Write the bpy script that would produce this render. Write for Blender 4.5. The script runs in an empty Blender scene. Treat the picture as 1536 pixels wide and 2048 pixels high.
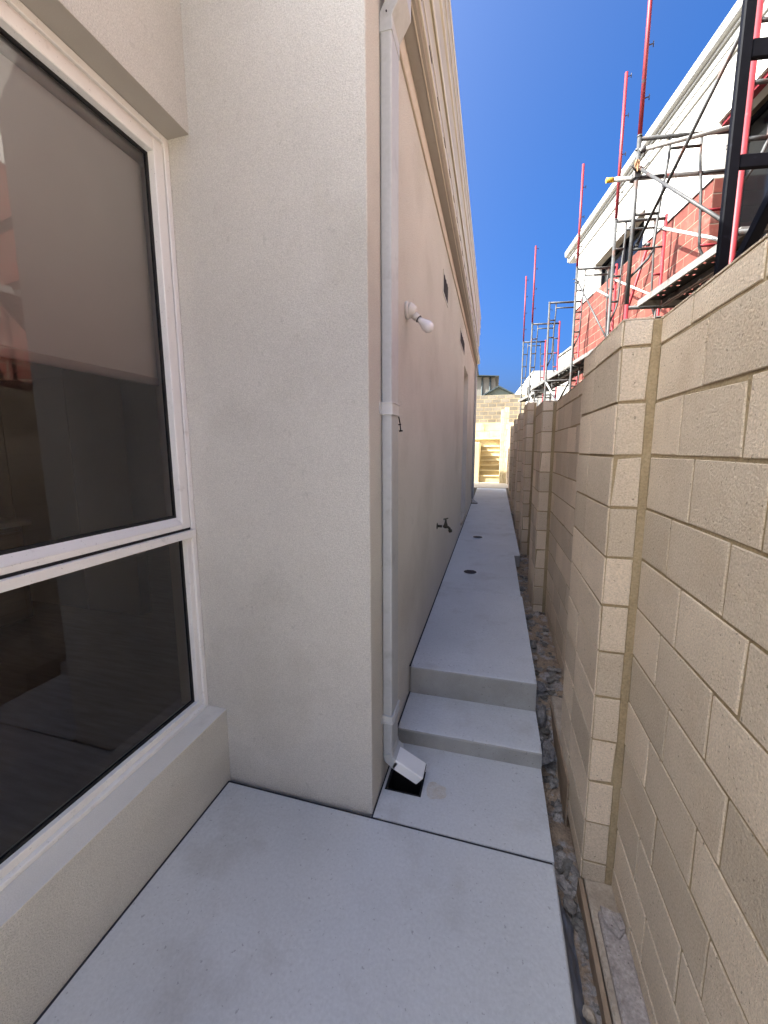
import bpy, bmesh, math, random
from mathutils import Vector, Matrix
random.seed(11)
R = math.radians
scene = bpy.context.scene
col = scene.collection

# ------------------------------------------------------------------ camera
cam_d = bpy.data.cameras.new('camera')
cam = bpy.data.objects.new('camera', cam_d)
col.objects.link(cam)
cam_d.sensor_fit = 'HORIZONTAL'
cam_d.sensor_width = 36.0
cam_d.lens = 790.0 / 1536.0 * 36.0
cam_d.shift_y = -12.0 / 1536.0
cam_d.clip_start = 0.02
cam_d.clip_end = 3000.0
C0 = Vector((0.96341, 0.26800, -0.00370))
C1 = Vector((0.03414, -0.13642, -0.99006))
C2 = Vector((-0.26585, 0.95371, -0.14058))
m = Matrix.Identity(4)
for i in range(3):
    m[i][0] = C0[i]; m[i][1] = -C1[i]; m[i][2] = -C2[i]
cam.matrix_world = m
scene.camera = cam

# ------------------------------------------------------------------ light
SUN = Vector((-0.949, -0.403, 0.98)).normalized()      # towards the sun
elev = math.asin(SUN.z)
world = bpy.data.worlds.new('World')
scene.world = world
world.use_nodes = True
wn = world.node_tree.nodes; wl = world.node_tree.links
bg = wn['Background']
sky = wn.new('ShaderNodeTexSky')
sky.sky_type = 'NISHITA'
sky.sun_disc = False
sky.sun_elevation = elev
sky.sun_rotation = math.atan2(SUN.x, SUN.y)
sky.air_density = 0.4
sky.dust_density = 10.0
sky.ozone_density = 4.0
sky.altitude = 50
hsv = wn.new('ShaderNodeHueSaturation')
hsv.inputs['Saturation'].default_value = 1.62
wl.new(sky.outputs[0], hsv.inputs['Color'])
tintn = wn.new('ShaderNodeMix'); tintn.data_type = 'RGBA'; tintn.blend_type = 'MULTIPLY'; tintn.inputs['Factor'].default_value = 1.0
wl.new(hsv.outputs[0], [i for i in tintn.inputs if i.name == 'A' and i.type == 'RGBA'][0])
[i for i in tintn.inputs if i.name == 'B' and i.type == 'RGBA'][0].default_value = (0.85, 0.965, 1.0, 1)      # the clear air's violet-blue cast
wl.new([o for o in tintn.outputs if o.type == 'RGBA'][0], bg.inputs['Color'])
bg.inputs['Strength'].default_value = 0.073
sl = bpy.data.lights.new('sun', 'SUN')
sl.energy = 3.2
sl.angle = R(0.5)
sl.color = (1.0, 0.975, 0.92)
so = bpy.data.objects.new('sun', sl)
so.rotation_euler = (-SUN).to_track_quat('-Z', 'Y').to_euler()
col.objects.link(so)
vs = scene.view_settings
vs.view_transform = 'Standard'
vs.look = 'None'
vs.gamma = 1.0
vs.use_curve_mapping = False
vs.exposure = 3.03
scene.cycles.max_bounces = 10
scene.cycles.diffuse_bounces = 6
scene.cycles.transparent_max_bounces = 12

# ------------------------------------------------------------------ materials
def mat(name, c1, c2=None, rough=0.8, scale=6.0, detail=6.0, bump=0.0, bscale=120.0, bdetail=3.0, metal=0.0,
        tint=0.0, spec=0.3, stretch=None, stain=None, stain_scale=1.5, stain_rng=(0.55, 0.7), pits=0.0, pit_scale=60.0, bdist=0.004, grain=0.0, grain_scale=300.0, trowel=0.0):
    """Two-tone noise colour, fine bump, optional per-piece tint, stains and pits; all in object space."""
    mt = bpy.data.materials.new(name)
    mt.use_nodes = True
    n = mt.node_tree.nodes; l = mt.node_tree.links
    b = n['Principled BSDF']
    b.inputs['Roughness'].default_value = rough
    b.inputs['Metallic'].default_value = metal
    b.inputs['Specular IOR Level'].default_value = spec
    tc = n.new('ShaderNodeTexCoord')
    mp = n.new('ShaderNodeMapping')
    l.new(tc.outputs['Object'], mp.inputs['Vector'])
    if stretch: mp.inputs['Scale'].default_value = stretch
    def noise(sc, de, src=mp):
        t = n.new('ShaderNodeTexNoise'); t.inputs['Scale'].default_value = sc; t.inputs['Detail'].default_value = de
        t.inputs['Roughness'].default_value = 0.6
        l.new(src.outputs[0] if src is mp else src.outputs['Object'], t.inputs['Vector']); return t
    def ramp(src, a, bb, lo=0.0, hi=1.0):
        r = n.new('ShaderNodeMapRange'); r.inputs['From Min'].default_value = a; r.inputs['From Max'].default_value = bb
        r.inputs['To Min'].default_value = lo; r.inputs['To Max'].default_value = hi
        l.new(src, r.inputs['Value']); return r.outputs[0]
    def mix(fac, A, B, mode='MIX'):
        x = n.new('ShaderNodeMix'); x.data_type = 'RGBA'; x.blend_type = mode
        if isinstance(fac, float): x.inputs['Factor'].default_value = fac
        else: l.new(fac, x.inputs['Factor'])
        for s, v in (('A', A), ('B', B)):
            k = [i for i in x.inputs if i.name == s and i.type == 'RGBA'][0]
            if isinstance(v, tuple): k.default_value = (*v, 1)
            else: l.new(v, k)
        return [o for o in x.outputs if o.type == 'RGBA'][0]
    c2 = c2 or tuple(x * 0.85 for x in c1)
    color = mix(ramp(noise(scale, detail).outputs[0], 0.32, 0.68), c1, c2)
    if tint:
        a = n.new('ShaderNodeAttribute'); a.attribute_name = 'tint'
        color = mix(1.0, color, mix(ramp(a.outputs['Fac'], 0, 1), (1 - tint, 1 - tint * 1.02, 1 - tint * 1.1), (1 + tint * .6, 1 + tint * .55, 1 + tint * .5)), 'MULTIPLY')
    if stain:
        color = mix(ramp(noise(stain_scale, 5.0, tc).outputs[0], *stain_rng), color, stain)
    if pits:
        p = noise(pit_scale, 2.0, tc)
        pf = ramp(p.outputs[0], 0.67, 0.72, 0, pits)
        color = mix(pf, color, tuple(x * 0.3 for x in c2))
    if trowel:
        for sc, ro in ((0.9, 0.5), (1.3, 2.1)):
            m2 = n.new('ShaderNodeMapping'); m2.inputs['Rotation'].default_value = (0, 0, ro); l.new(tc.outputs['Object'], m2.inputs['Vector'])
            w = n.new('ShaderNodeTexWave'); w.wave_type = 'RINGS'; w.rings_direction = 'Z'; w.inputs['Scale'].default_value = sc * 9.0; w.inputs['Distortion'].default_value = 14.0
            w.inputs['Detail'].default_value = 5.0; w.inputs['Detail Scale'].default_value = 1.6
            l.new(m2.outputs[0], w.inputs['Vector'])
            msk = ramp(noise(1.7 * sc, 3.0, tc).outputs[0], 0.45, 0.7)
            k = n.new('ShaderNodeMath'); k.operation = 'MULTIPLY'; l.new(ramp(w.outputs['Fac'], 0.55, 1.0), k.inputs[0]); l.new(msk, k.inputs[1])
            color = mix(k.outputs[0], color, mix(1.0, color, (1 - trowel,) * 3, 'MULTIPLY'))
    if grain:
        gv = ramp(noise(grain_scale, 2.0, tc).outputs[0], 0.3, 0.7, 1 - grain, 1 + grain)
        cmb = n.new('ShaderNodeCombineColor')
        for i in range(3): l.new(gv, cmb.inputs[i])
        color = mix(1.0, color, cmb.outputs[0], 'MULTIPLY')
    l.new(color, b.inputs['Base Color'])
    if bump:
        bt = noise(bscale, bdetail, tc)
        h = bt.outputs[0]
        if pits:
            mm = n.new('ShaderNodeMath'); mm.operation = 'SUBTRACT'
            l.new(h, mm.inputs[0]); l.new(pf, mm.inputs[1]); h = mm.outputs[0]
        bp = n.new('ShaderNodeBump'); bp.inputs['Strength'].default_value = bump; bp.inputs['Distance'].default_value = bdist
        l.new(h, bp.inputs['Height']); l.new(bp.outputs[0], b.inputs['Normal'])
    return mt

M = {}
M['render'] = mat('textured render', (0.66, 0.64, 0.585), (0.59, 0.572, 0.52), rough=0.92, scale=0.9, detail=11, bump=1.0, bscale=210, bdetail=3.5, bdist=0.008, stain=(0.525, 0.505, 0.45), stain_scale=1.3, stain_rng=(0.50, 0.74), grain=0.155, grain_scale=225, pits=0.12, pit_scale=22)
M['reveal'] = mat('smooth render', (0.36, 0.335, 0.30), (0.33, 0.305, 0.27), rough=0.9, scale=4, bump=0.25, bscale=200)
M['trim'] = mat('painted moulding', (0.50, 0.44, 0.36), (0.47, 0.41, 0.34), rough=0.7, scale=3, bump=0.15, bscale=150)
M['gutter'] = mat('gutter paint', (0.385, 0.355, 0.315), (0.355, 0.325, 0.29), rough=0.4, scale=2, spec=0.4, stain=(0.30, 0.275, 0.24), stain_scale=6, stain_rng=(0.58, 0.75))
M['gutter_light'] = mat('cream gutter paint', (0.56, 0.53, 0.44), (0.52, 0.49, 0.41), rough=0.35, scale=2, spec=0.45, stain=(0.45, 0.42, 0.345), stain_scale=7, stain_rng=(0.6, 0.75))
M['sill_paint'] = mat('painted sill', (0.70, 0.68, 0.63), (0.65, 0.63, 0.58), rough=0.85, scale=4, bump=0.3, bscale=180, stain=(0.55, 0.53, 0.48), stain_scale=6, stain_rng=(0.58, 0.78), grain=0.06)
M['tan'] = mat('tan trim paint', (0.46, 0.425, 0.33), (0.42, 0.39, 0.30), rough=0.5, scale=2, stain=(0.36, 0.33, 0.255), stain_scale=4, stain_rng=(0.55, 0.75))
M['pipe'] = mat('downpipe paint', (0.43, 0.445, 0.445), (0.395, 0.41, 0.41), rough=0.45, scale=3, spec=0.4, stain=(0.33, 0.335, 0.33), stain_scale=9, stain_rng=(0.56, 0.72), grain=0.04, grain_scale=60)
M['white_pipe'] = mat('bracket paint', (0.56, 0.57, 0.56), (0.52, 0.53, 0.52), rough=0.45, scale=6)
M['white'] = mat('white paint', (0.80, 0.80, 0.78), (0.74, 0.74, 0.72), rough=0.45, scale=5)
M['alum'] = mat('cream window frame', (0.74, 0.735, 0.72), (0.70, 0.695, 0.68), rough=0.38, scale=6, spec=0.5, stain=(0.58, 0.57, 0.55), stain_scale=16, stain_rng=(0.62, 0.74), pits=0.4, pit_scale=120)
M['rubber'] = mat('black gasket', (0.012, 0.012, 0.013), rough=0.6)
M['concrete'] = mat('smooth concrete', (0.575, 0.588, 0.588), (0.495, 0.508, 0.508), rough=0.66, scale=1.4, detail=12, bump=0.2, bscale=34, bdetail=12, stain=(0.43, 0.43, 0.415), stain_scale=3.4, stain_rng=(0.54, 0.80), pits=0.45, pit_scale=60, grain=0.06, grain_scale=90, trowel=0.045)
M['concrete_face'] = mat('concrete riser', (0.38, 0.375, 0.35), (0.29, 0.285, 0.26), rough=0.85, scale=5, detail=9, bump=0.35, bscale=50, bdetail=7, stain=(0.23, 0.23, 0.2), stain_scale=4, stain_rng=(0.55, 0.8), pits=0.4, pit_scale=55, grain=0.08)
M['joint'] = mat('joint filler', (0.045, 0.045, 0.05), rough=0.9)
M['block'] = mat('buff concrete block', (0.675, 0.56, 0.415), (0.60, 0.495, 0.362), rough=0.95, scale=3.5, detail=10, bump=0.9, bscale=150, bdetail=5, tint=0.20, pits=0.65, pit_scale=85, stain=(0.51, 0.39, 0.26), stain_scale=2.4, stain_rng=(0.56, 0.82), bdist=0.007, grain=0.15, grain_scale=190)
M['mortar'] = mat('raked mortar', (0.37, 0.285, 0.165), (0.28, 0.21, 0.115), rough=0.95, scale=9, bump=0.7, bscale=110, bdist=0.006, grain=0.15, grain_scale=120)
M['limestone'] = mat('limestone block', (0.47, 0.39, 0.23), (0.38, 0.31, 0.175), rough=0.9, scale=4, detail=9, bump=0.6, bscale=40, bdetail=6, tint=0.22, stain=(0.28, 0.215, 0.115), stain_rng=(0.52, 0.7), stain_scale=2.5)
M['limestone_pale'] = mat('pale limestone', (0.52, 0.44, 0.27), (0.45, 0.375, 0.225), rough=0.9, scale=4, detail=8, bump=0.5, bscale=40, tint=0.15)
M['brick'] = mat('red brick', (0.155, 0.040, 0.027), (0.112, 0.027, 0.019), rough=0.85, scale=7, detail=8, bump=0.5, bscale=120, tint=0.34, stain=(0.21, 0.105, 0.08), stain_scale=5, stain_rng=(0.58, 0.8), grain=0.12)
M['brick_mortar'] = mat('cream mortar', (0.22, 0.165, 0.118), (0.18, 0.135, 0.098), rough=0.95, scale=12, bump=0.4, bscale=100)
M['white_render'] = mat('white render', (0.56, 0.54, 0.485), (0.45, 0.43, 0.38), rough=0.9, scale=1.1, detail=8, bump=0.2, bscale=80, stain=(0.27, 0.25, 0.20), stain_scale=1.5, stain_rng=(0.54, 0.80))
M['eave'] = mat('pale gutter', (0.33, 0.325, 0.295), (0.29, 0.285, 0.26), rough=0.4, scale=2, spec=0.4)
M['steel'] = mat('weathered dark tube', (0.060, 0.059, 0.056), (0.030, 0.030, 0.029), rough=0.55, metal=0.1, scale=12, spec=0.3, stain=(0.075, 0.036, 0.024), stain_scale=6, stain_rng=(0.57, 0.68), pits=0.5, pit_scale=30)
M['steel_pale'] = mat('bright zinc tube', (0.40, 0.385, 0.35), (0.30, 0.29, 0.265), rough=0.45, metal=0.1, scale=12, stain=(0.32, 0.11, 0.10), stain_scale=4, stain_rng=(0.66, 0.70))
M['red'] = mat('red paint', (0.19, 0.012, 0.017), (0.13, 0.009, 0.013), rough=0.55, scale=10, spec=0.3, stain=(0.055, 0.045, 0.042), stain_scale=3.4, stain_rng=(0.60, 0.64), pits=0.6, pit_scale=24)
M['black'] = mat('black steel', (0.0020, 0.0022, 0.0036), (0.0034, 0.0037, 0.006), rough=0.6, scale=18, spec=0.06, stain=(0.010, 0.011, 0.017), stain_scale=14, stain_rng=(0.64, 0.74))
M['plank'] = mat('plank steel', (0.20, 0.195, 0.18), (0.14, 0.137, 0.128), rough=0.5, metal=0.2, scale=15, stain=(0.09, 0.075, 0.06), stain_scale=9)
M['plank_deck_shaded'] = mat('shade-dark plank deck', (0.035, 0.034, 0.032), (0.020, 0.0195, 0.019), rough=0.7, scale=15, spec=0.2)  # shade under the planks painted in as a darker deck colour
M['yellow'] = mat('yellow cap', (0.55, 0.33, 0.03), rough=0.5)
M['rag'] = mat('frayed cloth', (0.30, 0.17, 0.09), (0.15, 0.08, 0.04), rough=0.95, scale=30, bump=0.5)
M['brass'] = mat('dull dark brass', (0.085, 0.08, 0.055), (0.05, 0.048, 0.036), rough=0.4, metal=0.5, scale=30)
M['ptfe'] = mat('white thread tape', (0.75, 0.75, 0.72), rough=0.6)
M['ceramic'] = mat('lamp holder plastic', (0.62, 0.60, 0.56), (0.58, 0.56, 0.52), rough=0.4, scale=8)
M['bulb'] = mat('frosted bulb', (0.70, 0.69, 0.70), (0.66, 0.65, 0.66), rough=0.22, scale=8, spec=0.6)
M['dark'] = mat('dark void', (0.015, 0.013, 0.013), rough=0.9)
M['grille'] = mat('vent grille', (0.05, 0.042, 0.046), rough=0.6)
M['drain_ring'] = mat('drain ring', (0.62, 0.62, 0.60), rough=0.4, metal=0.3)
M['soil'] = mat('sandy soil', (0.40, 0.295, 0.195), (0.22, 0.165, 0.115), rough=1.0, scale=14, detail=10, bump=1.0, bscale=60, bdetail=8, bdist=0.012, stain=(0.36, 0.33, 0.30), stain_scale=9, stain_rng=(0.53, 0.63), grain=0.25, grain_scale=110)
M['rubble'] = mat('cement rubble', (0.36, 0.335, 0.30), (0.18, 0.165, 0.15), rough=0.95, scale=22, detail=8, bump=1.0, bscale=90, bdetail=6, tint=0.5, bdist=0.008, grain=0.2, grain_scale=150)
M['tuft'] = mat('dark concrete spill', (0.27, 0.255, 0.24), (0.14, 0.132, 0.125), rough=0.95, scale=30, detail=8, bump=1.0, bscale=80, bdetail=5, bdist=0.014, grain=0.3, grain_scale=100)
M['footing'] = mat('footing concrete', (0.50, 0.42, 0.32), (0.34, 0.28, 0.21), rough=0.95, scale=10, detail=9, bump=0.9, bscale=70, bdetail=6, pits=0.7, pit_scale=90, grain=0.15, grain_scale=90)
M['footing_grey'] = mat('grey footing mortar', (0.44, 0.39, 0.35), (0.27, 0.235, 0.21), rough=0.95, scale=26, detail=9, bump=1.0, bscale=90, bdetail=6, pits=0.8, pit_scale=70, grain=0.2, grain_scale=110)
M['timber'] = mat('weathered timber', (0.36, 0.27, 0.18), (0.24, 0.17, 0.11), rough=0.9, scale=10, stretch=(8, 1, 8), bump=0.4, bscale=90)
M['sand'] = mat('pale sand', (0.46, 0.41, 0.33), (0.40, 0.35, 0.27), rough=1.0, scale=2, detail=9, bump=0.5, bscale=30)
M['ground'] = mat('bare ground', (0.40, 0.33, 0.24), (0.32, 0.26, 0.19), rough=1.0, scale=0.8, detail=9)
M['blind'] = mat('grey roller blind', (0.52, 0.545, 0.54), (0.49, 0.515, 0.51), rough=0.8, scale=2)
M['rail'] = mat('blind rail', (0.42, 0.41, 0.40), rough=0.45)
M['inner_wall'] = mat('interior plaster', (0.76, 0.71, 0.63), (0.72, 0.67, 0.60), rough=0.9, scale=1.5)
M['inner_shaded'] = mat('shade-dark hall wall', (0.17, 0.17, 0.17), (0.15, 0.15, 0.15), rough=0.8, scale=2)  # dark wall colour stands in for the deep hall's shade
M['inner_floor'] = mat('timber floor', (0.42, 0.335, 0.29), (0.30, 0.235, 0.20), rough=0.55, scale=4, detail=8, stretch=(1, 9, 1))
M['cabinet'] = mat('brown cabinet', (0.14, 0.075, 0.04), (0.10, 0.055, 0.03), rough=0.5, scale=5, stretch=(1, 1, 6))
M['clad'] = mat('cream cladding', (0.155, 0.145, 0.12), (0.14, 0.13, 0.105), rough=0.6, scale=2)
M['clad_green'] = mat('green grey cladding', (0.13, 0.155, 0.13), (0.115, 0.14, 0.115), rough=0.6, scale=2)
M['roof_dark'] = mat('dark roof edge', (0.03, 0.042, 0.044), rough=0.6)
M['leaf'] = mat('weed leaf', (0.06, 0.09, 0.03), (0.04, 0.06, 0.02), rough=0.8)
M['plastic'] = mat('grey plastic sheet', (0.16, 0.17, 0.20), (0.10, 0.105, 0.125), rough=0.35, scale=9, bump=0.6, bscale=25, spec=0.5)

def glass_mat(name, tintc, ior):
    mt = bpy.data.materials.new(name); mt.use_nodes = True
    n = mt.node_tree.nodes; l = mt.node_tree.links
    n.remove(n['Principled BSDF'])
    tr = n.new('ShaderNodeBsdfTransparent'); tr.inputs[0].default_value = (*tintc, 1)
    gl = n.new('ShaderNodeBsdfGlossy'); gl.inputs['Roughness'].default_value = 0.0; gl.inputs[0].default_value = (0.95, 0.95, 0.95, 1)
    fr = n.new('ShaderNodeFresnel'); fr.inputs['IOR'].default_value = ior
    mx = n.new('ShaderNodeMixShader')
    tc = n.new('ShaderNodeTexCoord'); nz = n.new('ShaderNodeTexNoise'); nz.inputs['Scale'].default_value = 2.2; nz.inputs['Detail'].default_value = 1.0
    bp = n.new('ShaderNodeBump'); bp.inputs['Strength'].default_value = 0.02; bp.inputs['Distance'].default_value = 0.01
    l.new(tc.outputs['Object'], nz.inputs['Vector']); l.new(nz.outputs[0], bp.inputs['Height']); l.new(bp.outputs[0], gl.inputs['Normal'])
    du = n.new('ShaderNodeBsdfDiffuse'); du.inputs[0].default_value = (0.5, 0.48, 0.45, 1)
    dn = n.new('ShaderNodeTexNoise'); dn.inputs['Scale'].default_value = 5.0; dn.inputs['Detail'].default_value = 9.0
    l.new(tc.outputs['Object'], dn.inputs['Vector'])
    dr = n.new('ShaderNodeMapRange'); dr.inputs['From Min'].default_value = 0.45; dr.inputs['From Max'].default_value = 0.8; dr.inputs['To Min'].default_value = 0.004; dr.inputs['To Max'].default_value = 0.035
    l.new(dn.outputs[0], dr.inputs['Value'])
    dm = n.new('ShaderNodeMixShader'); l.new(dr.outputs[0], dm.inputs[0]); l.new(tr.outputs[0], dm.inputs[1]); l.new(du.outputs[0], dm.inputs[2])
    l.new(fr.outputs[0], mx.inputs[0]); l.new(dm.outputs[0], mx.inputs[1]); l.new(gl.outputs[0], mx.inputs[2])
    l.new(mx.outputs[0], n['Material Output'].inputs['Surface'])
    return mt
M['glass'] = glass_mat('tinted window glass', (0.82, 0.82, 0.82), 1.64)
M['old_block'] = mat('weathered grey block', (0.19, 0.165, 0.125), (0.135, 0.115, 0.085), rough=0.95, scale=3, detail=9, tint=0.25, grain=0.1, grain_scale=60)
M['far_glass'] = mat('dark glazing', (0.003, 0.0035, 0.004), rough=0.12, spec=0.25)

# ------------------------------------------------------------------ mesh builder
class MB:
    """Collects shapes in one bmesh; build() links them as one mesh object."""
    def __init__(s):
        s.bm = bmesh.new(); s.t = s.bm.faces.layers.float.new('tint'); s.slot = 0; s.tint = 0.5
    def _f(s, vs, smooth=False):
        try: f = s.bm.faces.new(vs)
        except ValueError: return None
        f.material_index = s.slot; f[s.t] = s.tint; f.smooth = smooth
        return f
    def poly(s, pts, smooth=False): return s._f([s.bm.verts.new(p) for p in pts], smooth)
    def box(s, lo, hi, bev=0.0, xf=None, jit=0.0):
        (a, b, c), (d, e, f) = lo, hi
        a, d = min(a, d), max(a, d); b, e = min(b, e), max(b, e); c, f = min(c, f), max(c, f)
        P = [(a, b, c), (d, b, c), (d, e, c), (a, e, c), (a, b, f), (d, b, f), (d, e, f), (a, e, f)]
        s.hexa(P, bev, xf, jit)
    def hexa(s, P, bev=0.0, xf=None, jit=0.0):
        P = [Vector(p) for p in P]
        if jit: P = [p + Vector((random.uniform(-jit, jit) for _ in range(3))) for p in P]
        if xf: P = [xf(p) for p in P]
        b2 = bmesh.new()
        v = [b2.verts.new(p) for p in P]
        for q in ((3, 2, 1, 0), (4, 5, 6, 7), (0, 1, 5, 4), (1, 2, 6, 5), (2, 3, 7, 6), (3, 0, 4, 7)):
            b2.faces.new([v[i] for i in q])
        bmesh.ops.recalc_face_normals(b2, faces=b2.faces)
        if bev: bmesh.ops.bevel(b2, geom=list(b2.edges), offset=bev, segments=1, affect='EDGES', profile=0.5)
        s.merge(b2)
    def merge(s, b2, smooth=False):
        mp = {}
        for v in b2.verts: mp[v] = s.bm.verts.new(v.co)
        for f in b2.faces: s._f([mp[v] for v in f.verts], smooth or f.smooth)
        b2.free()
    def prism(s, pts2, a, b, axis=1, bev=0.0):
        """extrude a closed 2-D outline along an axis from a to b"""
        def P(p, t):
            return (p[0], t, p[1]) if axis == 1 else ((t, p[0], p[1]) if axis == 0 else (p[0], p[1], t))
        b2 = bmesh.new()
        A = [b2.verts.new(P(p, a)) for p in pts2]; B = [b2.verts.new(P(p, b)) for p in pts2]
        b2.faces.new(A); b2.faces.new(B[::-1]); n = len(A)
        for i in range(n): b2.faces.new((A[i], B[i], B[(i + 1) % n], A[(i + 1) % n]))
        bmesh.ops.recalc_face_normals(b2, faces=b2.faces)
        if bev: bmesh.ops.bevel(b2, geom=list(b2.edges), offset=bev, segments=1, affect='EDGES', profile=0.5)
        s.merge(b2)
    def sweep(s, pts, prof, up=Vector((0, 1, 0)), cap=True, smooth=True):
        pts = [Vector(p) for p in pts]; rings = []
        for i, p in enumerate(pts):
            t = ((pts[i] - pts[i - 1]).normalized() if i else Vector()) + ((pts[i + 1] - pts[i]).normalized() if i < len(pts) - 1 else Vector())
            t.normalize()
            x = up.cross(t)
            if x.length < 1e-4: x = Vector((1, 0, 0)).cross(t)
            x.normalize(); y = t.cross(x)
            k = 1.0
            if 0 < i < len(pts) - 1:
                c = (pts[i] - pts[i - 1]).normalized().dot(t); k = 1 / max(c, 0.5)
            rings.append([s.bm.verts.new(p + x * (q[0] * k) + y * q[1]) for q in prof])
        n = len(prof)
        for a, b in zip(rings, rings[1:]):
            for i in range(n): s._f([a[i], a[(i + 1) % n], b[(i + 1) % n], b[i]], smooth)
        if cap: s._f(rings[0][::-1]); s._f(rings[-1])
    def tube(s, pts, r, seg=10, up=None):
        d = Vector(pts[-1]) - Vector(pts[0])
        u = up or (Vector((0, 0, 1)) if abs(d.normalized().z) < 0.8 else Vector((0, 1, 0)))
        s.sweep(pts, [(r * math.cos(2 * math.pi * i / seg), r * math.sin(2 * math.pi * i / seg)) for i in range(seg)], u)
    def lathe(s, prof, origin, axis, seg=20):
        """prof: (radius, distance along axis)"""
        ax = Vector(axis).normalized(); o = Vector(origin)
        x = ax.orthogonal().normalized(); y = ax.cross(x); rings = []
        for r, h in prof:
            r = max(r, 1e-4)
            rings.append([s.bm.verts.new(o + ax * h + (x * math.cos(2 * math.pi * i / seg) + y * math.sin(2 * math.pi * i / seg)) * r) for i in range(seg)])
        for a, b in zip(rings, rings[1:]):
            for i in range(seg): s._f([a[i], a[(i + 1) % seg], b[(i + 1) % seg], b[i]], True)
        s._f(rings[0][::-1]); s._f(rings[-1])
    def rock(s, c, sz, rough=0.35):
        b2 = bmesh.new()
        bmesh.ops.create_icosphere(b2, subdivisions=2, radius=1.0)
        k = Vector((random.uniform(0, 50), random.uniform(0, 50), random.uniform(0, 50)))
        from mathutils import noise
        for v in b2.verts:
            f = 1 + rough * noise.noise(v.co * 1.3 + k) * 1.6 + rough * 0.5 * noise.noise(v.co * 3.1 + k)
            v.co = Vector((v.co.x * sz[0], v.co.y * sz[1], v.co.z * sz[2])) * f
        rot = Matrix.Rotation(random.uniform(0, 6.3), 3, 'Z')
        for v in b2.verts: v.co = rot @ v.co + Vector(c)
        s.merge(b2)
    def build(s, name, mats, parent=None, fix=True):
        if fix: bmesh.ops.recalc_face_normals(s.bm, faces=s.bm.faces)
        me = bpy.data.meshes.new(name); s.bm.to_mesh(me); s.bm.free()
        for x in (mats if isinstance(mats, (list, tuple)) else [mats]): me.materials.append(x if not isinstance(x, str) else M[x])
        o = bpy.data.objects.new(name, me); col.objects.link(o)
        if parent: adopt(o, parent)
        return o

def adopt(o, parent):
    o.parent = parent
    pm = parent_world(parent)
    o.matrix_parent_inverse = pm.inverted()
def parent_world(o):
    mm = Matrix.Translation(o.location) @ o.rotation_euler.to_matrix().to_4x4()
    if o.parent: mm = parent_world(o.parent) @ o.matrix_parent_inverse @ mm
    return mm
def tag(o, label, cat, group=None):
    o['label'] = label; o['category'] = cat
    if group: o['group'] = group
    return o
def thing(name, loc, label, cat, group=None):
    o = bpy.data.objects.new(name, None); o.empty_display_size = 0.1
    o.location = loc; col.objects.link(o)
    return tag(o, label, cat, group)
def structure(o): o['kind'] = 'structure'; return o
def stuff(o, label, cat): o['kind'] = 'stuff'; return tag(o, label, cat)
def box_part(name, lo, hi, mt, parent, bev=0.0):
    b = MB(); b.box(lo, hi, bev); return b.build(name, mt, parent)

def blocks(b, P, rows, u0, u1, L, offs, joint=0.009, proud=0.0036, cham=0.002, slot=0, jit=0.0012, back=0.01):
    """Courses of separate blocks, each a chamfered slab proud of the mortar. P(u, z, h) -> point, h = outward height."""
    for k, (z0, z1) in enumerate(rows):
        o = offs[k % len(offs)]
        n0 = math.floor((u0 - o) / L) - 1
        edges = [u0] + [o + i * L for i in range(n0, n0 + int((u1 - u0) / L) + 4) if u0 + 0.03 < o + i * L < u1 - 0.03] + [u1]
        for a, c in zip(edges, edges[1:]):
            aa = a + (joint / 2 if a > u0 else 0.0); cc = c - (joint / 2 if c < u1 else 0.0)
            za = z0 + joint / 2; zb = z1 - joint / 2
            s = lambda: random.uniform(-jit, jit)
            b.slot = slot; b.tint = random.random()
            h = proud + random.uniform(-0.0008, 0.0012)
            base = [(aa + s(), za + s()), (cc + s(), za + s()), (cc + s(), zb + s()), (aa + s(), zb + s())]
            if random.random() < 0.3:                      # a chipped corner
                i = random.randrange(4); q = [(1, 1), (-1, 1), (-1, -1), (1, -1)][i]; e = random.uniform(.003, .010)
                base[i] = (base[i][0] + q[0] * e, base[i][1] + q[1] * e * random.uniform(.4, 1))
            cx = [(1, 1), (-1, 1), (-1, -1), (1, -1)]
            top = [(p[0] + q[0] * cham, p[1] + q[1] * cham) for p, q in zip(base, cx)]
            B = [b.bm.verts.new(P(p[0], p[1], -back)) for p in base]
            Mi = [b.bm.verts.new(P(p[0], p[1], h - cham)) for p in base]
            T = [b.bm.verts.new(P(p[0], p[1], h)) for p in top]
            b._f(T)
            for i in range(4):
                j = (i + 1) % 4
                b._f([Mi[i], Mi[j], T[j], T[i]]); b._f([B[i], B[j], Mi[j], Mi[i]])
    b.slot = 0; b.tint = 0.5

# ================================================================== GROUND
g = MB(); g.poly([(-400, -400, -1.95), (400, -400, -1.95), (400, 700, -1.95), (-400, 700, -1.95)])
structure(g.build('ground', 'ground'))
g = MB(); g.box((0.62, -6, -1.9), (9, 40, -1.66)); structure(g.build('building_site_ground', 'ground'))

Z0 = -1.600
def upz(y): return -1.341 + 0.0252 * (y - 2.265)
# front slab and second slab, 6 mm foam joint between them
b = MB(); b.box((-1.197, -3.0, Z0 - 0.12), (0.277, 1.455, Z0), 0.006)
structure(b.build('concrete_slab', 'concrete'))
b = MB()
for lo, hi in (((-0.463, 1.463), (0.279, 1.608)), ((-0.276, 1.608), (0.279, 1.768)), ((-0.463, 1.768), (0.279, 1.960))):
    pass
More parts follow.
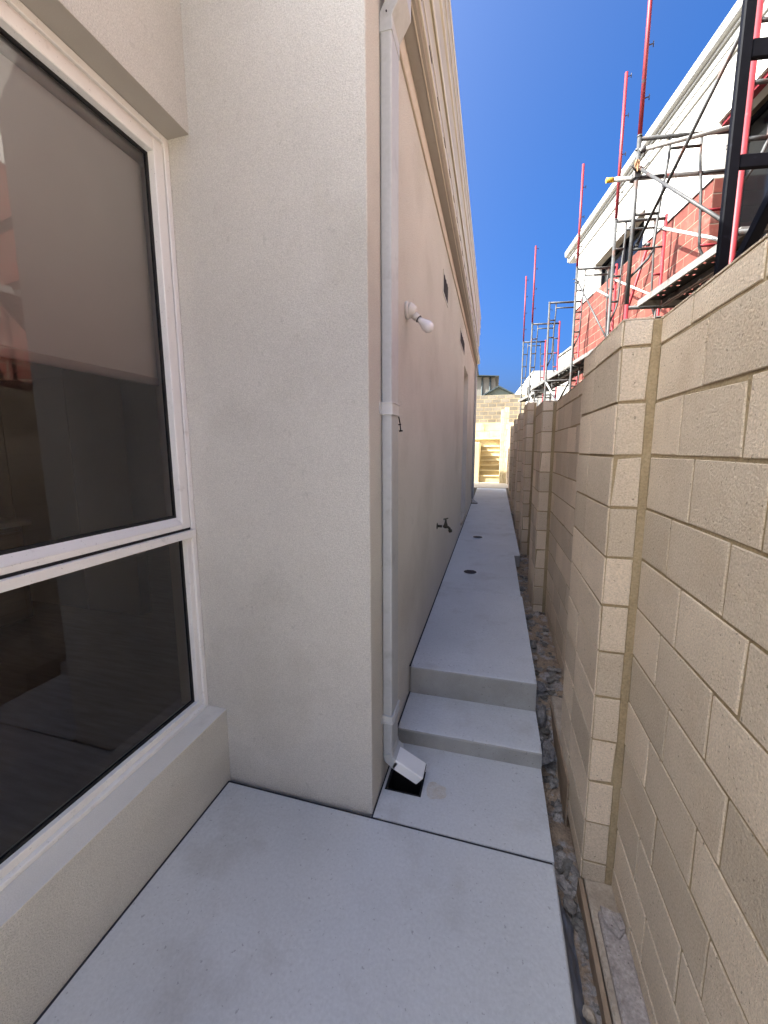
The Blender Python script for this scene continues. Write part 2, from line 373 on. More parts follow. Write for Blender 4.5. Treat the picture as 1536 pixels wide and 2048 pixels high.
# ring polygon round the drain pit, made as one sheet with thickness
xs = [-0.463, -0.452, -0.278, 0.279]; ys = [1.463, 1.612, 1.764, 1.96]
V = {}
for zi, z in enumerate((Z0 - 0.12, Z0)):
    for i, x in enumerate(xs):
        for j, y in enumerate(ys): V[i, j, zi] = b.bm.verts.new((x, y, z))
for i in range(3):
    for j in range(3):
        if (i, j) == (1, 1): continue
        b._f([V[i, j, 1], V[i + 1, j, 1], V[i + 1, j + 1, 1], V[i, j + 1, 1]])
for (i, j), (k, l2) in [((0, 0), (3, 0)), ((3, 0), (3, 3))]:
    pass
for i in range(3):
    b._f([V[i, 0, 0], V[i + 1, 0, 0], V[i + 1, 0, 1], V[i, 0, 1]]); b._f([V[i, 3, 0], V[i + 1, 3, 0], V[i + 1, 3, 1], V[i, 3, 1]])
    b._f([V[0, i, 0], V[0, i + 1, 0], V[0, i + 1, 1], V[0, i, 1]]); b._f([V[3, i, 0], V[3, i + 1, 0], V[3, i + 1, 1], V[3, i, 1]])
for q in (((1, 1), (2, 1)), ((2, 1), (2, 2)), ((2, 2), (1, 2)), ((1, 2), (1, 1))):
    (i, j), (k, l2) = q
    b._f([V[i, j, 0], V[k, l2, 0], V[k, l2, 1], V[i, j, 1]])
structure(b.build('concrete_slab', 'concrete'))
# dark joints
b = MB(); b.box((-1.2, 1.4545, Z0 - 0.1), (0.272, 1.4635, Z0 - 0.006))
structure(b.build('slab_joint', 'joint'))
b = MB(); b.box((-1.204, -3, Z0 - 0.1), (-1.1965, 1.46, Z0 - 0.004)); b.box((-0.4705, 1.46, Z0 - 0.1), (-0.4625, 2.2, Z0 - 0.003))
structure(b.build('slab_joint', 'joint'))

# steps
def nosed(name, x0, x1, y0, y1, zb, za, ze, dy):
    b2 = MB(); n = 44; rings = []
    for i in range(n + 1):
        x = x0 + (x1 - x0) * i / n; f = dy * i / n; k = 7.0 + y0 * 3
        j = 0.0035 * mnoise(x * 13, k) + 0.003 * max(0, mnoise(x * 40, k + 5) - .15); jz = 0.002 * mnoise(x * 9, k + 9)
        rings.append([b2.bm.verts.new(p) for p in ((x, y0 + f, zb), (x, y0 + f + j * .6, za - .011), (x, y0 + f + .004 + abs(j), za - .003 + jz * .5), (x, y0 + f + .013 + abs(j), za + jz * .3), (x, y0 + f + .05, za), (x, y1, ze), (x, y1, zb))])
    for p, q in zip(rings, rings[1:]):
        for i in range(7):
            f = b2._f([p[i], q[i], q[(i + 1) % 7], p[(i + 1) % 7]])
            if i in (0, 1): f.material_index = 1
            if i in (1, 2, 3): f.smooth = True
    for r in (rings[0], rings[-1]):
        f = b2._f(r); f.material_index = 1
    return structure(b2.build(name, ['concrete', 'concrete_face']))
from mathutils import noise as mn
def mnoise(a, c): return mn.noise(Vector((a, c, 2.3)))
def step(name, y0, y1, z0, zl, dy=0.0): return nosed(name, -0.462, 0.281, y0, y1, z0, zl, zl, dy)
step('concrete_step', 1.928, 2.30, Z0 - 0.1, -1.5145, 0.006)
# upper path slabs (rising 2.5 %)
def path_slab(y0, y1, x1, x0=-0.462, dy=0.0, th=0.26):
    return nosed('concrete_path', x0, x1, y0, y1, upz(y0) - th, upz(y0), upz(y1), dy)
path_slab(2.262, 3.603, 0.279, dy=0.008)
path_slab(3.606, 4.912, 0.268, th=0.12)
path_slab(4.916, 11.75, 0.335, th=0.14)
b = MB(); b.poly([(-0.471, 2.26, upz(2.26) + 0.002), (-0.4605, 2.26, upz(2.26) + 0.002), (-0.4605, 9.0, upz(9) + 0.002), (-0.471, 9.0, upz(9) + 0.002)])
b.box((-0.4705, 1.93, Z0), (-0.463, 2.27, -1.5125))
structure(b.build('slab_joint', 'joint'))
# sunlit yard beyond the path
b = MB(); b.box((-9, 11.76, -1.7), (0.5, 16.4, upz(11.76) + 0.012)); b.box((-9, 9.0, -1.7), (-0.63, 11.76, -1.14))
structure(b.build('sandy_yard', 'sand'))

# soil strip with small stones
def soil_z(x, y):
    from mathutils import noise
    base = -1.735 if y < 1.9 else (-1.735 + (y - 1.9) / 0.5 * 0.215 if y < 2.4 else -1.52 + 0.03 * (y - 2.4))
    return base + 0.028 * noise.noise(Vector((x * 9, y * 9, 3))) + 0.016 * noise.noise(Vector((x * 31, y * 31, 7)))
b = MB(); NX, NY = 14, 520
grid = []
for j in range(NY + 1):
    y = -1.5 + 13.3 * j / NY
    grid.append([b.bm.verts.new((0.24 + 0.31 * i / NX, y, soil_z(0.24 + 0.31 * i / NX, y))) for i in range(NX + 1)])
for j in range(NY):
    for i in range(NX): b._f([grid[j][i], grid[j][i + 1], grid[j + 1][i + 1], grid[j + 1][i]], True)
structure(b.build('soil', 'soil'))
b = MB(); k = 0
while k < 1500:
    y = 0.3 + 5.5 * random.random() ** 1.5; x = random.uniform(0.283, 0.382 if y < 2.4 else 0.47)
    if mn.noise(Vector((x * 11, y * 5, 4))) < random.uniform(-.25, .45): k += 0.25; continue
    s0 = random.choice((0.003, 0.004, 0.005, 0.005, 0.006, 0.008, 0.011, 0.016, 0.022)); k += 1
    b.tint = random.random()
    b.rock((x, y, soil_z(x, y) + s0 * 0.15), (s0, s0 * random.uniform(.6, 2.2), s0 * random.uniform(.25, .7)), 0.65)
stuff(b.build('loose_rubble', 'rubble'), 'loose grit and broken cement scattered on the soil strip', 'rubble')

chunk_n = [0]
def chunk(c, sz, label, mt='tuft', rough=0.45):
    b2 = MB(); b2.tint = random.random()
    b2.rock((0, 0, 0), sz, rough)
    o = b2.build('concrete_lump', mt); o.location = c
    return tag(o, label, 'rubble')
chunk((0.315, 2.27, -1.545), (0.030, 0.05, 0.055), 'dark grey concrete lump beside the upper step riser')
chunk((0.318, 2.06, -1.60), (0.034, 0.085, 0.05), 'long dark concrete spill hugging the edge of the lower step')
chunk((0.325, 2.50, -1.50), (0.035, 0.06, 0.025), 'flat grey concrete lump on the soil just past the steps')
chunk((0.33, 3.05, -1.49), (0.035, 0.07, 0.03), 'grey cement lump halfway along the soil strip', 'rubble')
chunk((0.335, 1.10, -1.70), (0.017, 0.022, 0.016), 'small rounded pale stone by the near slab edge', 'footing', 0.2)
chunk((0.318, 0.99, -1.705), (0.02, 0.06, 0.028), 'splintered grey cement flake nearest the camera', 'rubble', 0.6)
chunk((0.342, 1.02, -1.70), (0.014, 0.05, 0.022), 'narrow grey cement sliver leaning by the timber edge', 'rubble', 0.6)
chunk((0.33, 1.40, -1.70), (0.030, 0.022, 0.018), 'crumbled mortar lump on soil beside the slab joint', 'rubble', 0.6)
chunk((0.325, 3.55, -1.475), (0.03, 0.06, 0.028), 'grey cement lump below the second slab joint', 'tuft')
# crumpled plastic membrane under the slab edge
b = MB(); rows = []
from mathutils import noise as mn
for j in range(60):
    y = 0.75 + 0.62 * j / 59
    rows.append([b.bm.verts.new((0.279 + 0.05 * i / 7 + 0.006 * mn.noise(Vector((i * .6, y * 22, 1))), y, -1.632 - 0.088 * (i / 7) ** 0.8 + 0.02 * mn.noise(Vector((i * .7, y * 17, 5))))) for i in range(8)])
for a, c in zip(rows, rows[1:]):
    for i in range(7): b._f([a[i], a[i + 1], c[i + 1], c[i]], True)
tag(b.build('plastic_membrane', 'plastic'), 'crumpled dark plastic membrane hanging below the near slab edge', 'plastic sheet')

# ================================================================== OUR HOUSE
YF, XW, XB = 1.479, -0.471, -1.205
house = thing('rendered_house', (-0.9, 1.5, -1.7), 'cream rendered house filling the left side of the path, with a large window', 'house')
b = MB(); b.box((XB - 0.14, YF, -1.9), (XW, YF + 0.24, 1.985), 0.004); b.build('front_wall', 'render', house)
# side wall with a doorway
DY0, DY1, DZ0, DZ1 = 6.06, 6.98, -1.115, 1.215
b = MB()
for lo, hi in (((YF + 0.24, -1.9), (DY0, 2.0)), ((DY0, DZ1), (DY1, 2.0)), ((DY1, -1.9), (9.0, 2.0)), ((DY0, -1.9), (DY1, DZ0))):
    b.box((XW - 0.24, lo[0], lo[1]), (XW, hi[0], hi[1]))
bmesh.ops.remove_doubles(b.bm, verts=b.bm.verts, dist=1e-5)
b.build('side_wall', 'render', house)
door = box_part('door', (XW - 0.13, DY0, DZ0), (XW - 0.09, DY1, DZ1), 'white', house, 0.002)
b = MB(); b.box((XW - 0.12, DY0 - 0.0, DZ0 - 0.04), (XW + 0.012, DY1 + 0.0, DZ0 + 0.004), 0.003); b.build('door_sill', 'reveal', house)
b = MB(); b.tube([(XW - 0.09, DY0 + .07, 0.0), (XW - 0.05, DY0 + .07, 0.0), (XW - 0.05, DY0 + .18, 0.0)], 0.009); b.build('handle', 'steel', door)
# unseen set-back rear wing, added to shade the far path; roof mass
box_part('rear_shade_wall', (-7, 9.0, -1.9), (-0.66, 11.5, 2.0), 'render', house)
box_part('end_wall', (-7, 8.76, -1.9), (XW - 0.24, 9.0, 2.0), 'render', house)
b = MB()
b.prism([(XW - 0.02, 2.0), (-0.56, 2.55), (-3.6, 3.9), (-7.2, 3.9), (-7.2, 2.0)], 1.75, 11.5); b.build('roof', 'roof_dark', house)
# moulding, frieze, gutter, parapet trim
b = MB(); b.box((XW, YF - 0.012, 1.735), (XW + 0.012, 9.012, 1.832), 0.003); b.build('moulding', 'trim', house)
def sloped_prof(name, prof, y0, y1, dz, mt):
    b2 = MB()
    A = [b2.bm.verts.new((x, y0, z)) for x, z in prof]; Bv = [b2.bm.verts.new((x, y1, z - dz)) for x, z in prof]
    n = len(A); b2._f(A); b2._f(Bv[::-1])
    for i in range(n): b2._f([A[i], Bv[i], Bv[(i + 1) % n], A[(i + 1) % n]])
    return b2.build(name, mt, house)
gut = sloped_prof('gutter', [(-0.470, 1.905), (-0.394, 1.905), (-0.384, 1.912), (-0.378, 1.930), (-0.3765, 1.985), (-0.386, 1.990), (-0.470, 1.99)], 1.40, 9.02, 0.10, 'gutter')
def bead(parent, x0, x1, z0, z1, y0, y1, dz, mt='gutter_light'):
    h = (z1 - z0) / 2; zc = (z0 + z1) / 2; w = (x1 - x0) / 2; xc = (x0 + x1) / 2
    o = sloped_prof('bead', [(xc + w * math.cos(a), zc + h * math.sin(a)) for a in [i * math.pi / 5 for i in range(10)]], y0, y1, dz, mt)
    o.parent = parent; o.matrix_parent_inverse = Matrix.Identity(4); return o
gut.parent = None
adopt(gut, house)
def reparent(o, p):
    adopt(o, p)
for x0, x1, z0, z1 in ((-0.416, -0.408, 1.897, 1.907), (-0.388, -0.373, 1.912, 1.935), (-0.379, -0.371, 1.978, 1.996)):
    reparent(bead(gut, x0, x1, z0, z1, 1.399, 9.021, 0.10), gut)
for k in range(26):
    y = 1.62 + 0.29 * k; zz = 1.955 - 0.10 * (y - 1.4) / 7.62
    b = MB(); b.box((-0.3772, y, zz), (-0.3750, y + 0.09, zz + .006)); b.build('overflow_slot', 'dark', gut)
b = MB(); b.box((-0.50, 1.45, 1.835), (-0.4705, 9.02, 2.02)); b.build('frieze', 'gutter', house)
sloped_prof('fascia', [(-0.52, 2.00), (-0.400, 2.00), (-0.400, 2.10), (-0.52, 2.10)], 1.42, 9.0, 0.12, 'gutter')
ug = sloped_prof('upper_gutter', [(-0.50, 2.12), (-0.408, 2.12), (-0.402, 2.14), (-0.402, 2.30), (-0.396, 2.31), (-0.388, 2.33), (-0.388, 2.52), (-0.380, 2.53), (-0.378, 2.55), (-0.378, 2.84), (-0.384, 2.87), (-0.50, 2.87)], 1.42, 8.85, 0.17, 'tan')
for x0, x1, z0, z1, mt in ((-0.416, -0.398, 2.11, 2.15, 'gutter_light'), (-0.400, -0.384, 2.30, 2.34, 'gutter_light'), (-0.388, -0.374, 2.53, 2.56, 'gutter_light'), (-0.382, -0.370, 2.66, 2.68, 'gutter_light'), (-0.384, -0.368, 2.825, 2.87, 'gutter_light')):
    reparent(bead(ug, x0, x1, z0, z1, 1.419, 8.851, 0.17, mt), ug)
# window wall
b = MB()
b.box((XB - 0.22, -1.6, -1.9), (XB, YF, -1.235)); b.box((XB - 0.22, -1.6, 1.236), (XB, YF, 2.3)); b.box((XB - 0.22, -1.6, -1.235), (XB, -0.7, 1.236))
b.build('window_wall', 'render', house)
b = MB(); b.box((XB - 0.10, -0.7, -1.2365), (XB + 0.001, YF, -1.233)); b.build('sill', 'sill_paint', house)
b = MB(); b.box((XB - 0.22, -0.7, 1.2335), (XB - 0.002, YF, 1.238)); b.build('window_head', 'reveal', house)  # same finish as the wall, coloured darker for the soffit's shade
# window
XG = -1.305
win = bpy.data.objects.new('window', None); win.location = (XG, 0.4, -1.22); col.objects.link(win); adopt(win, house)
b = MB(); Y0w = -0.7
def fr(y0, z0, y1, z1, x0=XG - 0.07, x1=XG, bev=0.002): b.box((x0, y0, z0), (x1, y1, z1), bev)
fr(1.454, -1.232, YF - 0.001, 1.232)                   # right jamb
fr(Y0w, -1.232, Y0w + 0.03, 1.232)
fr(Y0w + .03, 1.205, 1.454, 1.232); fr(Y0w + .03, 1.198, 1.454, 1.205, XG - 0.06, XG - 0.012)
fr(Y0w + .03, -1.232, 1.454, -1.214, XG - 0.07, XG + 0.004); fr(Y0w + .03, -1.214, 1.454, -1.185, XG - 0.06, XG - 0.014)
fr(1.428, -1.185, 1.454, -0.386, XG - 0.06, XG - 0.010)
fr(Y0w + .03, -0.386, 1.466, -0.353, XG - 0.06, XG + 0.010)
b.build('frame', 'alum', win)
b = MB()
xs0, xs1 = XG - 0.055, XG - 0.004
b.box((xs0, 1.404, -0.342), (xs1, 1.4505, 1.1935), 0.003); b.box((xs0, Y0w + .034, -0.342), (xs1, Y0w + .08, 1.1935), 0.003)
b.box((xs0, Y0w + .08, 1.147), (xs1, 1.404, 1.1935), 0.003); b.box((xs0, Y0w + .08, -0.342), (xs1, 1.404, -0.318), 0.003)
b.hexa([(xs0, Y0w + .08, -.318), (xs1, Y0w + .08, -.318), (xs1, 1.404, -.318), (xs0, 1.404, -.318), (xs0, Y0w + .08, -.292), (xs1 - .03, Y0w + .08, -.292), (xs1 - .03, 1.404, -.292), (xs0, 1.404, -.292)])
b.build('sash', 'alum', win)
b = MB()
for (y0, z0, y1, z1) in ((Y0w + .08, -.292, 1.404, 1.147), (Y0w + .03, -1.185, 1.428, -.386)):
    x0, x1 = XG - 0.046, XG - 0.0345
    b.box((x0, y0, z0), (x1, y0 + .009, z1)); b.box((x0, y1 - .009, z0), (x1, y1, z1)); b.box((x0, y0 + .009, z0), (x1, y1 - .009, z0 + .011)); b.box((x0, y0 + .009, z1 - .009), (x1, y1 - .009, z1))
b.box((XG - 0.05, Y0w + .03, -0.353), (XG - 0.008, 1.454, -0.342)); b.box((XG - 0.05, 1.4505, -0.342), (XG - 0.012, 1.4545, 1.198))
b.build('gasket', 'rubber', win)
b = MB(); b.poly([(XG - .040, Y0w + .08, -.30), (XG - .040, 1.404, -.30), (XG - .040, 1.404, 1.15), (XG - .040, Y0w + .08, 1.15)]); b.build('pane', 'glass', win)
b = MB(); b.poly([(XG - .040, Y0w + .03, -1.19), (XG - .040, 1.428, -1.19), (XG - .040, 1.428, -.386), (XG - .040, Y0w + .03, -.386)]); b.build('pane', 'glass', win)
# interior behind the glass
b = MB(); b.box((-6.5, -1.6, -1.55), (-1.43, 8.7, -1.44)); b.build('interior_floor', 'inner_floor', house)
b = MB(); b.box((-6.5, -1.6, 1.32), (-1.43, 8.7, 1.42)); b.build('interior_ceiling', 'inner_wall', house)
b = MB()
b.box((-6.5, 2.62, -1.44), (-2.95, 2.72, 1.32)); b.box((-6.6, -1.6, -1.44), (-6.5, 8.7, 1.32)); b.box((-6.5, -1.7, -1.9), (-1.43, -1.6, 2.3))
b.build('interior_wall', 'inner_wall', house)
b = MB(); b.box((-2.95, 4.6, -1.44), (-1.43, 4.7, 1.32)); b.box((-1.43, 1.72, -1.44), (-1.40, 8.7, 1.32)); b.build('hall_wall', 'inner_shaded', house)
b = MB(); b.box((-1.43, 1.442, -1.22), (-1.352, 1.478, 1.2)); b.box((-1.43, Y0w, -1.26), (-1.352, 1.442, -1.2365)); b.build('inner_reveal', 'inner_wall', house)
b = MB()
for x in (-4.42, -3.62): b.box((x, 2.604, -1.44), (x + 0.07, 2.6185, 0.62), 0.003)
b.box((-4.42, 2.604, 0.6205), (-3.55, 2.6185, 0.69), 0.003); b.build('door_architrave', 'inner_wall', house)
bl = thing('roller_blind', (-1.39, 0.4, 1.12), 'grey roller blind drawn halfway down inside the big left window', 'blind')
b = MB(); b.box((-1.3905, -0.58, 0.30), (-1.3895, 1.416, 1.13)); b.build('fabric', 'blind', bl)
b = MB(); b.sweep([(-1.39, -0.58, 0.288), (-1.39, 1.416, 0.288)], [(0.008 * math.cos(a), 0.017 * math.sin(a)) for a in [i * math.pi / 6 for i in range(12)]], Vector((0, 0, 1))); b.build('bottom_rail', 'rail', bl)
b = MB(); b.tube([(-1.39, -0.6, 1.14), (-1.39, 1.43, 1.14)], 0.022, 14); b.build('roller', 'rail', bl)
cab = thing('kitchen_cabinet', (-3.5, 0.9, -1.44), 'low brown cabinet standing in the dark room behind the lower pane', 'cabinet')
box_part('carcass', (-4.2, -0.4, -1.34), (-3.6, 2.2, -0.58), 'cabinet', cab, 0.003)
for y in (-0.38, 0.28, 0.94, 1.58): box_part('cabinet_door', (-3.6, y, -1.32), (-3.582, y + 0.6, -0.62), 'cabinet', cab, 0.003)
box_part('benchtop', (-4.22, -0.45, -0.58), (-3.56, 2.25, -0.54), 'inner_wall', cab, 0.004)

# air vents in the side wall
for y0, y1, z0, z1 in ((3.555, 3.93, 1.312, 1.497), (5.26, 6.0, 1.338, 1.506)):
    v = bpy.data.objects.new('air_vent', None); v.location = (XW, (y0 + y1) / 2, z0); col.objects.link(v); adopt(v, house)
    b = MB()
    b.box((XW, y0, z0), (XW + .006, y1, z0 + .014)); b.box((XW, y0, z1 - .014), (XW + .006, y1, z1)); b.box((XW, y0, z0 + .014), (XW + .006, y0 + .014, z1 - .014)); b.box((XW, y1 - .014, z0 + .014), (XW + .006, y1, z1 - .014))
    b.build('frame', 'gutter_light', v)
    b = MB(); b.box((XW, y0 + .014, z0 + .014), (XW + .0015, y1 - .014, z1 - .014)); b.build('opening', 'dark', v)
    for k in range(3):
        yy = y0 + (y1 - y0) * (k + 1) / 4
        b = MB(); b.box((XW + .0016, yy - .006, z0 + .014), (XW + .006, yy + .006, z1 - .014)); b.build('louvre', 'grille', v)

# wall lamp: angled batten holder with a bare bulb
lamp = thing('wall_lamp', (XW, 2.13, 0.714), 'white angled batten lamp holder with bare frosted bulb on the side wall', 'lamp')
ax = Vector((0.100, 0.0, -0.086)).normalized(); o0 = Vector((-0.452, 2.13, 0.712))
b = MB(); b.lathe([(0.044, 0.0), (0.045, 0.012), (0.040, 0.017)], (XW, 2.13, 0.716), (1, 0, 0), 28)
b.lathe([(0.040, 0.0), (0.037, 0.012), (0.026, 0.034), (0.021, 0.040)], (XW + 0.0165, 2.13, 0.716), Vector((0.9, 0, -0.25)), 24); b.build('base', 'ceramic', lamp)
b = MB(); b.lathe([(0.0195, 0.0), (0.0195, 0.030), (0.0185, 0.034)], o0 + ax * 0.028, ax, 24); b.build('lamp_holder', 'ceramic', lamp)
b = MB(); b.lathe([(0.0192, 0.0), (0.0192, 0.003)], o0 + ax * 0.0625, ax, 24); b.build('shade_ring', 'grille', lamp)
b = MB(); b.lathe([(0.0135, 0.0), (0.0150, 0.012), (0.019, 0.026), (0.026, 0.042), (0.0295, 0.056), (0.0285, 0.070), (0.023, 0.082), (0.012, 0.090), (0.001, 0.092)], o0 + ax * 0.066, ax, 28); b.build('bulb', 'bulb', lamp)
b = MB(); b.lathe([(0.0045, 0), (0.0045, 0.002)], (XW + 0.030, 2.105, 0.735), (0.9, -0.45, 0.2), 10); b.build('screw', 'dark', lamp)

# garden tap
tap = thing('garden_tap', (XW, 3.43, -0.668), 'dark brass garden tap sticking out of the side wall near the path', 'tap')
b = MB(); b.lathe([(0.030, 0), (0.028, 0.004), (0.014, 0.009)], (XW, 3.43, -0.668), (1, 0, 0), 20); b.build('flange', 'brass', tap)
b = MB(); b.tube([(XW + .005, 3.43, -.668), (-0.405, 3.43, -.668)], 0.0115, 14); b.build('inlet', 'brass', tap)
b = MB(); b.lathe([(0.0125, 0), (0.0125, 0.006)], (-0.424, 3.43, -.668), (1, 0, 0), 14); b.build('thread_tape', 'ptfe', tap)
b = MB(); b.lathe([(0.016, -0.022), (0.0175, -0.006), (0.0165, 0.012), (0.011, 0.024), (0.008, 0.045), (0.006, 0.058)], (-0.394, 3.43, -.660), (0, 0, 1), 16)
b.tube([(-0.394, 3.43, -.668), (-0.374, 3.43, -.672), (-0.361, 3.43, -.684), (-0.357, 3.43, -.700)], 0.0115, 14); b.build('body', 'brass', tap)
b = MB(); b.lathe([(0.0155, 0), (0.017, 0.004), (0.017, 0.016), (0.013, 0.026)], (-0.357, 3.43, -.693), (0.25, 0, -1), 16); b.build('spout', 'brass', tap)
b = MB(); b.tube([(-0.412, 3.418, -.602), (-0.394, 3.43, -.600), (-0.376, 3.442, -.596)], 0.0055, 10); b.build('handle', 'brass', tap)

# downpipe
def rect(w, d, r=0.008):
    out = []
    for cx, cy, a0 in ((w / 2 - r, d / 2 - r, 0), (-w / 2 + r, d / 2 - r, 90), (-w / 2 + r, -d / 2 + r, 180), (w / 2 - r, -d / 2 + r, 270)):
        for k in range(4): a = R(a0 + 30 * k); out.append((cx + r * math.cos(a), cy + r * math.sin(a)))
    return out
dp = thing('downpipe', (-0.446, 1.71, -1.55), 'pale grey rectangular downpipe on the near corner, from gutter to white kicked spout', 'downpipe')
b = MB(); b.sweep([(-0.446, 1.707, -1.452), (-0.446, 1.707, 1.58)], rect(0.046, 0.122), Vector((0, 1, 0)), smooth=False); b.build('pipe', 'pipe', dp)
b = MB(); b.sweep([(-0.446, 1.707, 1.545), (-0.446, 1.707, 1.60), (-0.400, 1.707, 1.672), (-0.400, 1.707, 1.90)], rect(0.050, 0.126, 0.004), Vector((0, 1, 0)), smooth=False)
b.build('offset_elbow', 'pipe', dp)
for (x, z) in ((-0.434, 1.605), (-0.392, 1.665)):
    b = MB(); b.lathe([(0.003, 0), (0.003, 0.003)], (x - 0.008, 1.6435, z), (0, -1, 0), 8); b.build('rivet', 'grille', dp)
b = MB(); b.sweep([(-0.446, 1.707, -1.44), (-0.441, 1.707, -1.468), (-0.412, 1.707, -1.492), (-0.405, 1.707, -1.496)], rect(0.050, 0.128), Vector((0, 1, 0)), smooth=False); b.build('bottom_elbow', 'pipe', dp)
# solid spout; a dark end patch paints the shade inside its mouth
b = MB(); A = Vector((-0.418, 0, -1.487)); D = Vector((0.135, 0, -0.066)); L = D.length; D.normalize(); N = Vector((0.436, 0, 0.90)); N = (N - D * N.dot(D)).normalized()
H, W = 0.052, 0.098
def S(t, h, w): return A + D * (t * L) + N * (h * H) + Vector((0, 1.692 + w * W, 0))
prof = [(-.5, -.5), (-.5, .5), (.5, .5), (.5, -.5)]
ring0 = [S(0, h, w) for h, w in prof]; ring1 = [S({-.5: 0.92, .5: 1.0}[h], h, w) for h, w in prof]
mid = [S(1.02, 0.1, -.5), S(1.02, 0.1, .5)]
b.hexa([ring0[0], ring0[1], ring0[2], ring0[3], ring1[0], ring1[1], ring1[2], ring1[3]], 0.004)
b.bm.normal_update()
b.build('spout', 'white', dp)
b = MB(); b.hexa([S(0.995, -.42, -.46), S(0.995, -.42, .46), S(0.995, .42, .46), S(0.995, .42, -.46), S(1.004, -.42, -.46), S(1.004, -.42, .46), S(1.012, .42, .46), S(1.012, .42, -.46)]); b.build('spout_mouth_shade', 'dark', dp)
for z in (0.174, -1.26):
    b = MB(); h = 0.024 if z > 0 else 0.018
    b.sweep([(-0.446, 1.707, z - h), (-0.446, 1.707, z + h)], rect(0.052, 0.128), Vector((0, 1, 0)), smooth=False)
    b.sweep([(-0.446, 1.707, z - h - .002), (-0.446, 1.707, z - h + .003)], rect(0.060, 0.136), Vector((0, 1, 0)), smooth=False)
    b.sweep([(-0.446, 1.707, z + h - .003), (-0.446, 1.707, z + h + .002)], rect(0.060, 0.136), Vector((0, 1, 0)), smooth=False)
    b.box((XW, 1.622, z - h), (XW + 0.003, 1.646, z + h)); b.box((XW, 1.768, z - h), (XW + 0.003, 1.792, z + h))
    br = b.build('bracket', 'white_pipe', dp)
b = MB(); b.tube([(-0.424, 1.772, 0.150), (-0.418, 1.776, 0.118), (-0.415, 1.776, 0.085)], 0.0028, 8)
b.lathe([(0.008, 0), (0.008, 0.004)], (-0.4205, 1.774, 0.115), (0.1, 0, -1), 10); b.lathe([(0.009, 0), (0.009, 0.006)], (-0.415, 1.776, 0.088), (0.1, 0, -1), 10); b.build('dangling_bolt', 'dark', dp)
# rear downpipe
dp2 = thing('downpipe', (-0.45, 8.93, -1.18), 'grey downpipe at the far end of the side wall with a kicked white spout', 'downpipe')
b = MB(); b.sweep([(-0.446, 8.94, -1.08), (-0.446, 8.94, 1.80)], rect(0.046, 0.10), Vector((0, 1, 0)), smooth=False); b.build('pipe', 'pipe', dp2)
b = MB(); b.sweep([(-0.446, 8.94, -1.06), (-0.44, 8.94, -1.09), (-0.36, 8.94, -1.165)], rect(0.05, 0.10), Vector((0, 1, 0)), smooth=False); b.build('spout', 'white', dp2)
b = MB(); b.box((-0.462, 8.80, upz(8.8) + .001), (-0.33, 8.93, upz(8.8) + .006)); tag(b.build('drain_pit', 'dark'), 'dark square drain opening under the rear downpipe spout', 'drain')

# drain pit at the near downpipe
pit = thing('drain_pit', (-0.365, 1.688, -1.95), 'black open square drain pit in the slab under the near downpipe', 'drain')
b = MB(); x0, x1, y0, y1, zb = -0.4519, -0.2781, 1.6121, 1.7639, -1.95
b.poly([(x0, y0, zb), (x1, y0, zb), (x1, y1, zb), (x0, y1, zb)])
for q in (((x0, y0), (x1, y0)), ((x1, y0), (x1, y1)), ((x1, y1), (x0, y1)), ((x0, y1), (x0, y0))): b.poly([(*q[0], zb), (*q[1], zb), (*q[1], Z0 - .004), (*q[0], Z0 - .004)])
b.build('pit_lining', 'dark', pit)
b = MB(); e = 0.010
b.box((x0, y0, Z0 - .02), (x1, y0 + e, Z0 - .001)); b.box((x0, y1 - e, Z0 - .02), (x1, y1, Z0 - .001)); b.box((x0, y0 + e, Z0 - .02), (x0 + e, y1 - e, Z0 - .001)); b.box((x1 - e, y0 + e, Z0 - .02), (x1, y1 - e, Z0 - .001))
b.build('rim', 'rubber', pit)

b = MB(); ctr = b.bm.verts.new((-0.215, 1.665, Z0 + .0006)); ring = []
for i in range(26):
    a = 2 * math.pi * i / 26; rr_ = 0.045 * (1 + .45 * mn.noise(Vector((math.cos(a) * 1.5, math.sin(a) * 1.5, 8))))
    ring.append(b.bm.verts.new((-0.215 + rr_ * 1.2 * math.cos(a), 1.665 + rr_ * math.sin(a), Z0 + .0006)))
for i in range(26): b._f([ctr, ring[i], ring[(i + 1) % 26]])
M['dust'] = mat('tan silt', (0.50, 0.45, 0.37), (0.55, 0.54, 0.51), rough=0.95, scale=40, detail=9, grain=0.1, grain_scale=150)
tag(b.build('silt_patch', 'dust'), 'thin tan silt stain on the slab in front of the drain pit', 'stain')
# floor drains
def floor_drain(x, y, r, label):
    z = upz(y); t = thing('floor_drain', (0, 0, 0), label, 'drain', 'round floor drains in the path')
    t.location = (x, y, z); t.rotation_euler = (math.atan(0.0252), 0, 0)
    b2 = MB(); seg = 40
    ra = [(r * math.cos(2 * math.pi * i / seg), r * math.sin(2 * math.pi * i / seg)) for i in range(seg)]
    for i in range(seg):
        j = (i + 1) % seg; k = 0.82
        b2._f([b2.bm.verts.new((*ra[i], .003)), b2.bm.verts.new((*ra[j], .003)), b2.bm.verts.new((ra[j][0] * k, ra[j][1] * k, .004)), b2.bm.verts.new((ra[i][0] * k, ra[i][1] * k, .004))])
    o = b2.build('ring', 'drain_ring'); o.parent = t
    b2 = MB(); b2.lathe([(r * .82, .0015), (r * .82, .002)], (0, 0, 0), (0, 0, 1), 40); o = b2.build('well', 'dark'); o.parent = t
    b2 = MB()
    for i in range(-4, 5):
        yy = i * r * .17; hw = math.sqrt(max((r * .82) ** 2 - yy * yy, 0))
        if hw > 0.01: b2.box((-hw, yy - .0035, .0022), (hw, yy + .0035, .0045))
    o = b2.build('grate', 'grille'); o.parent = t
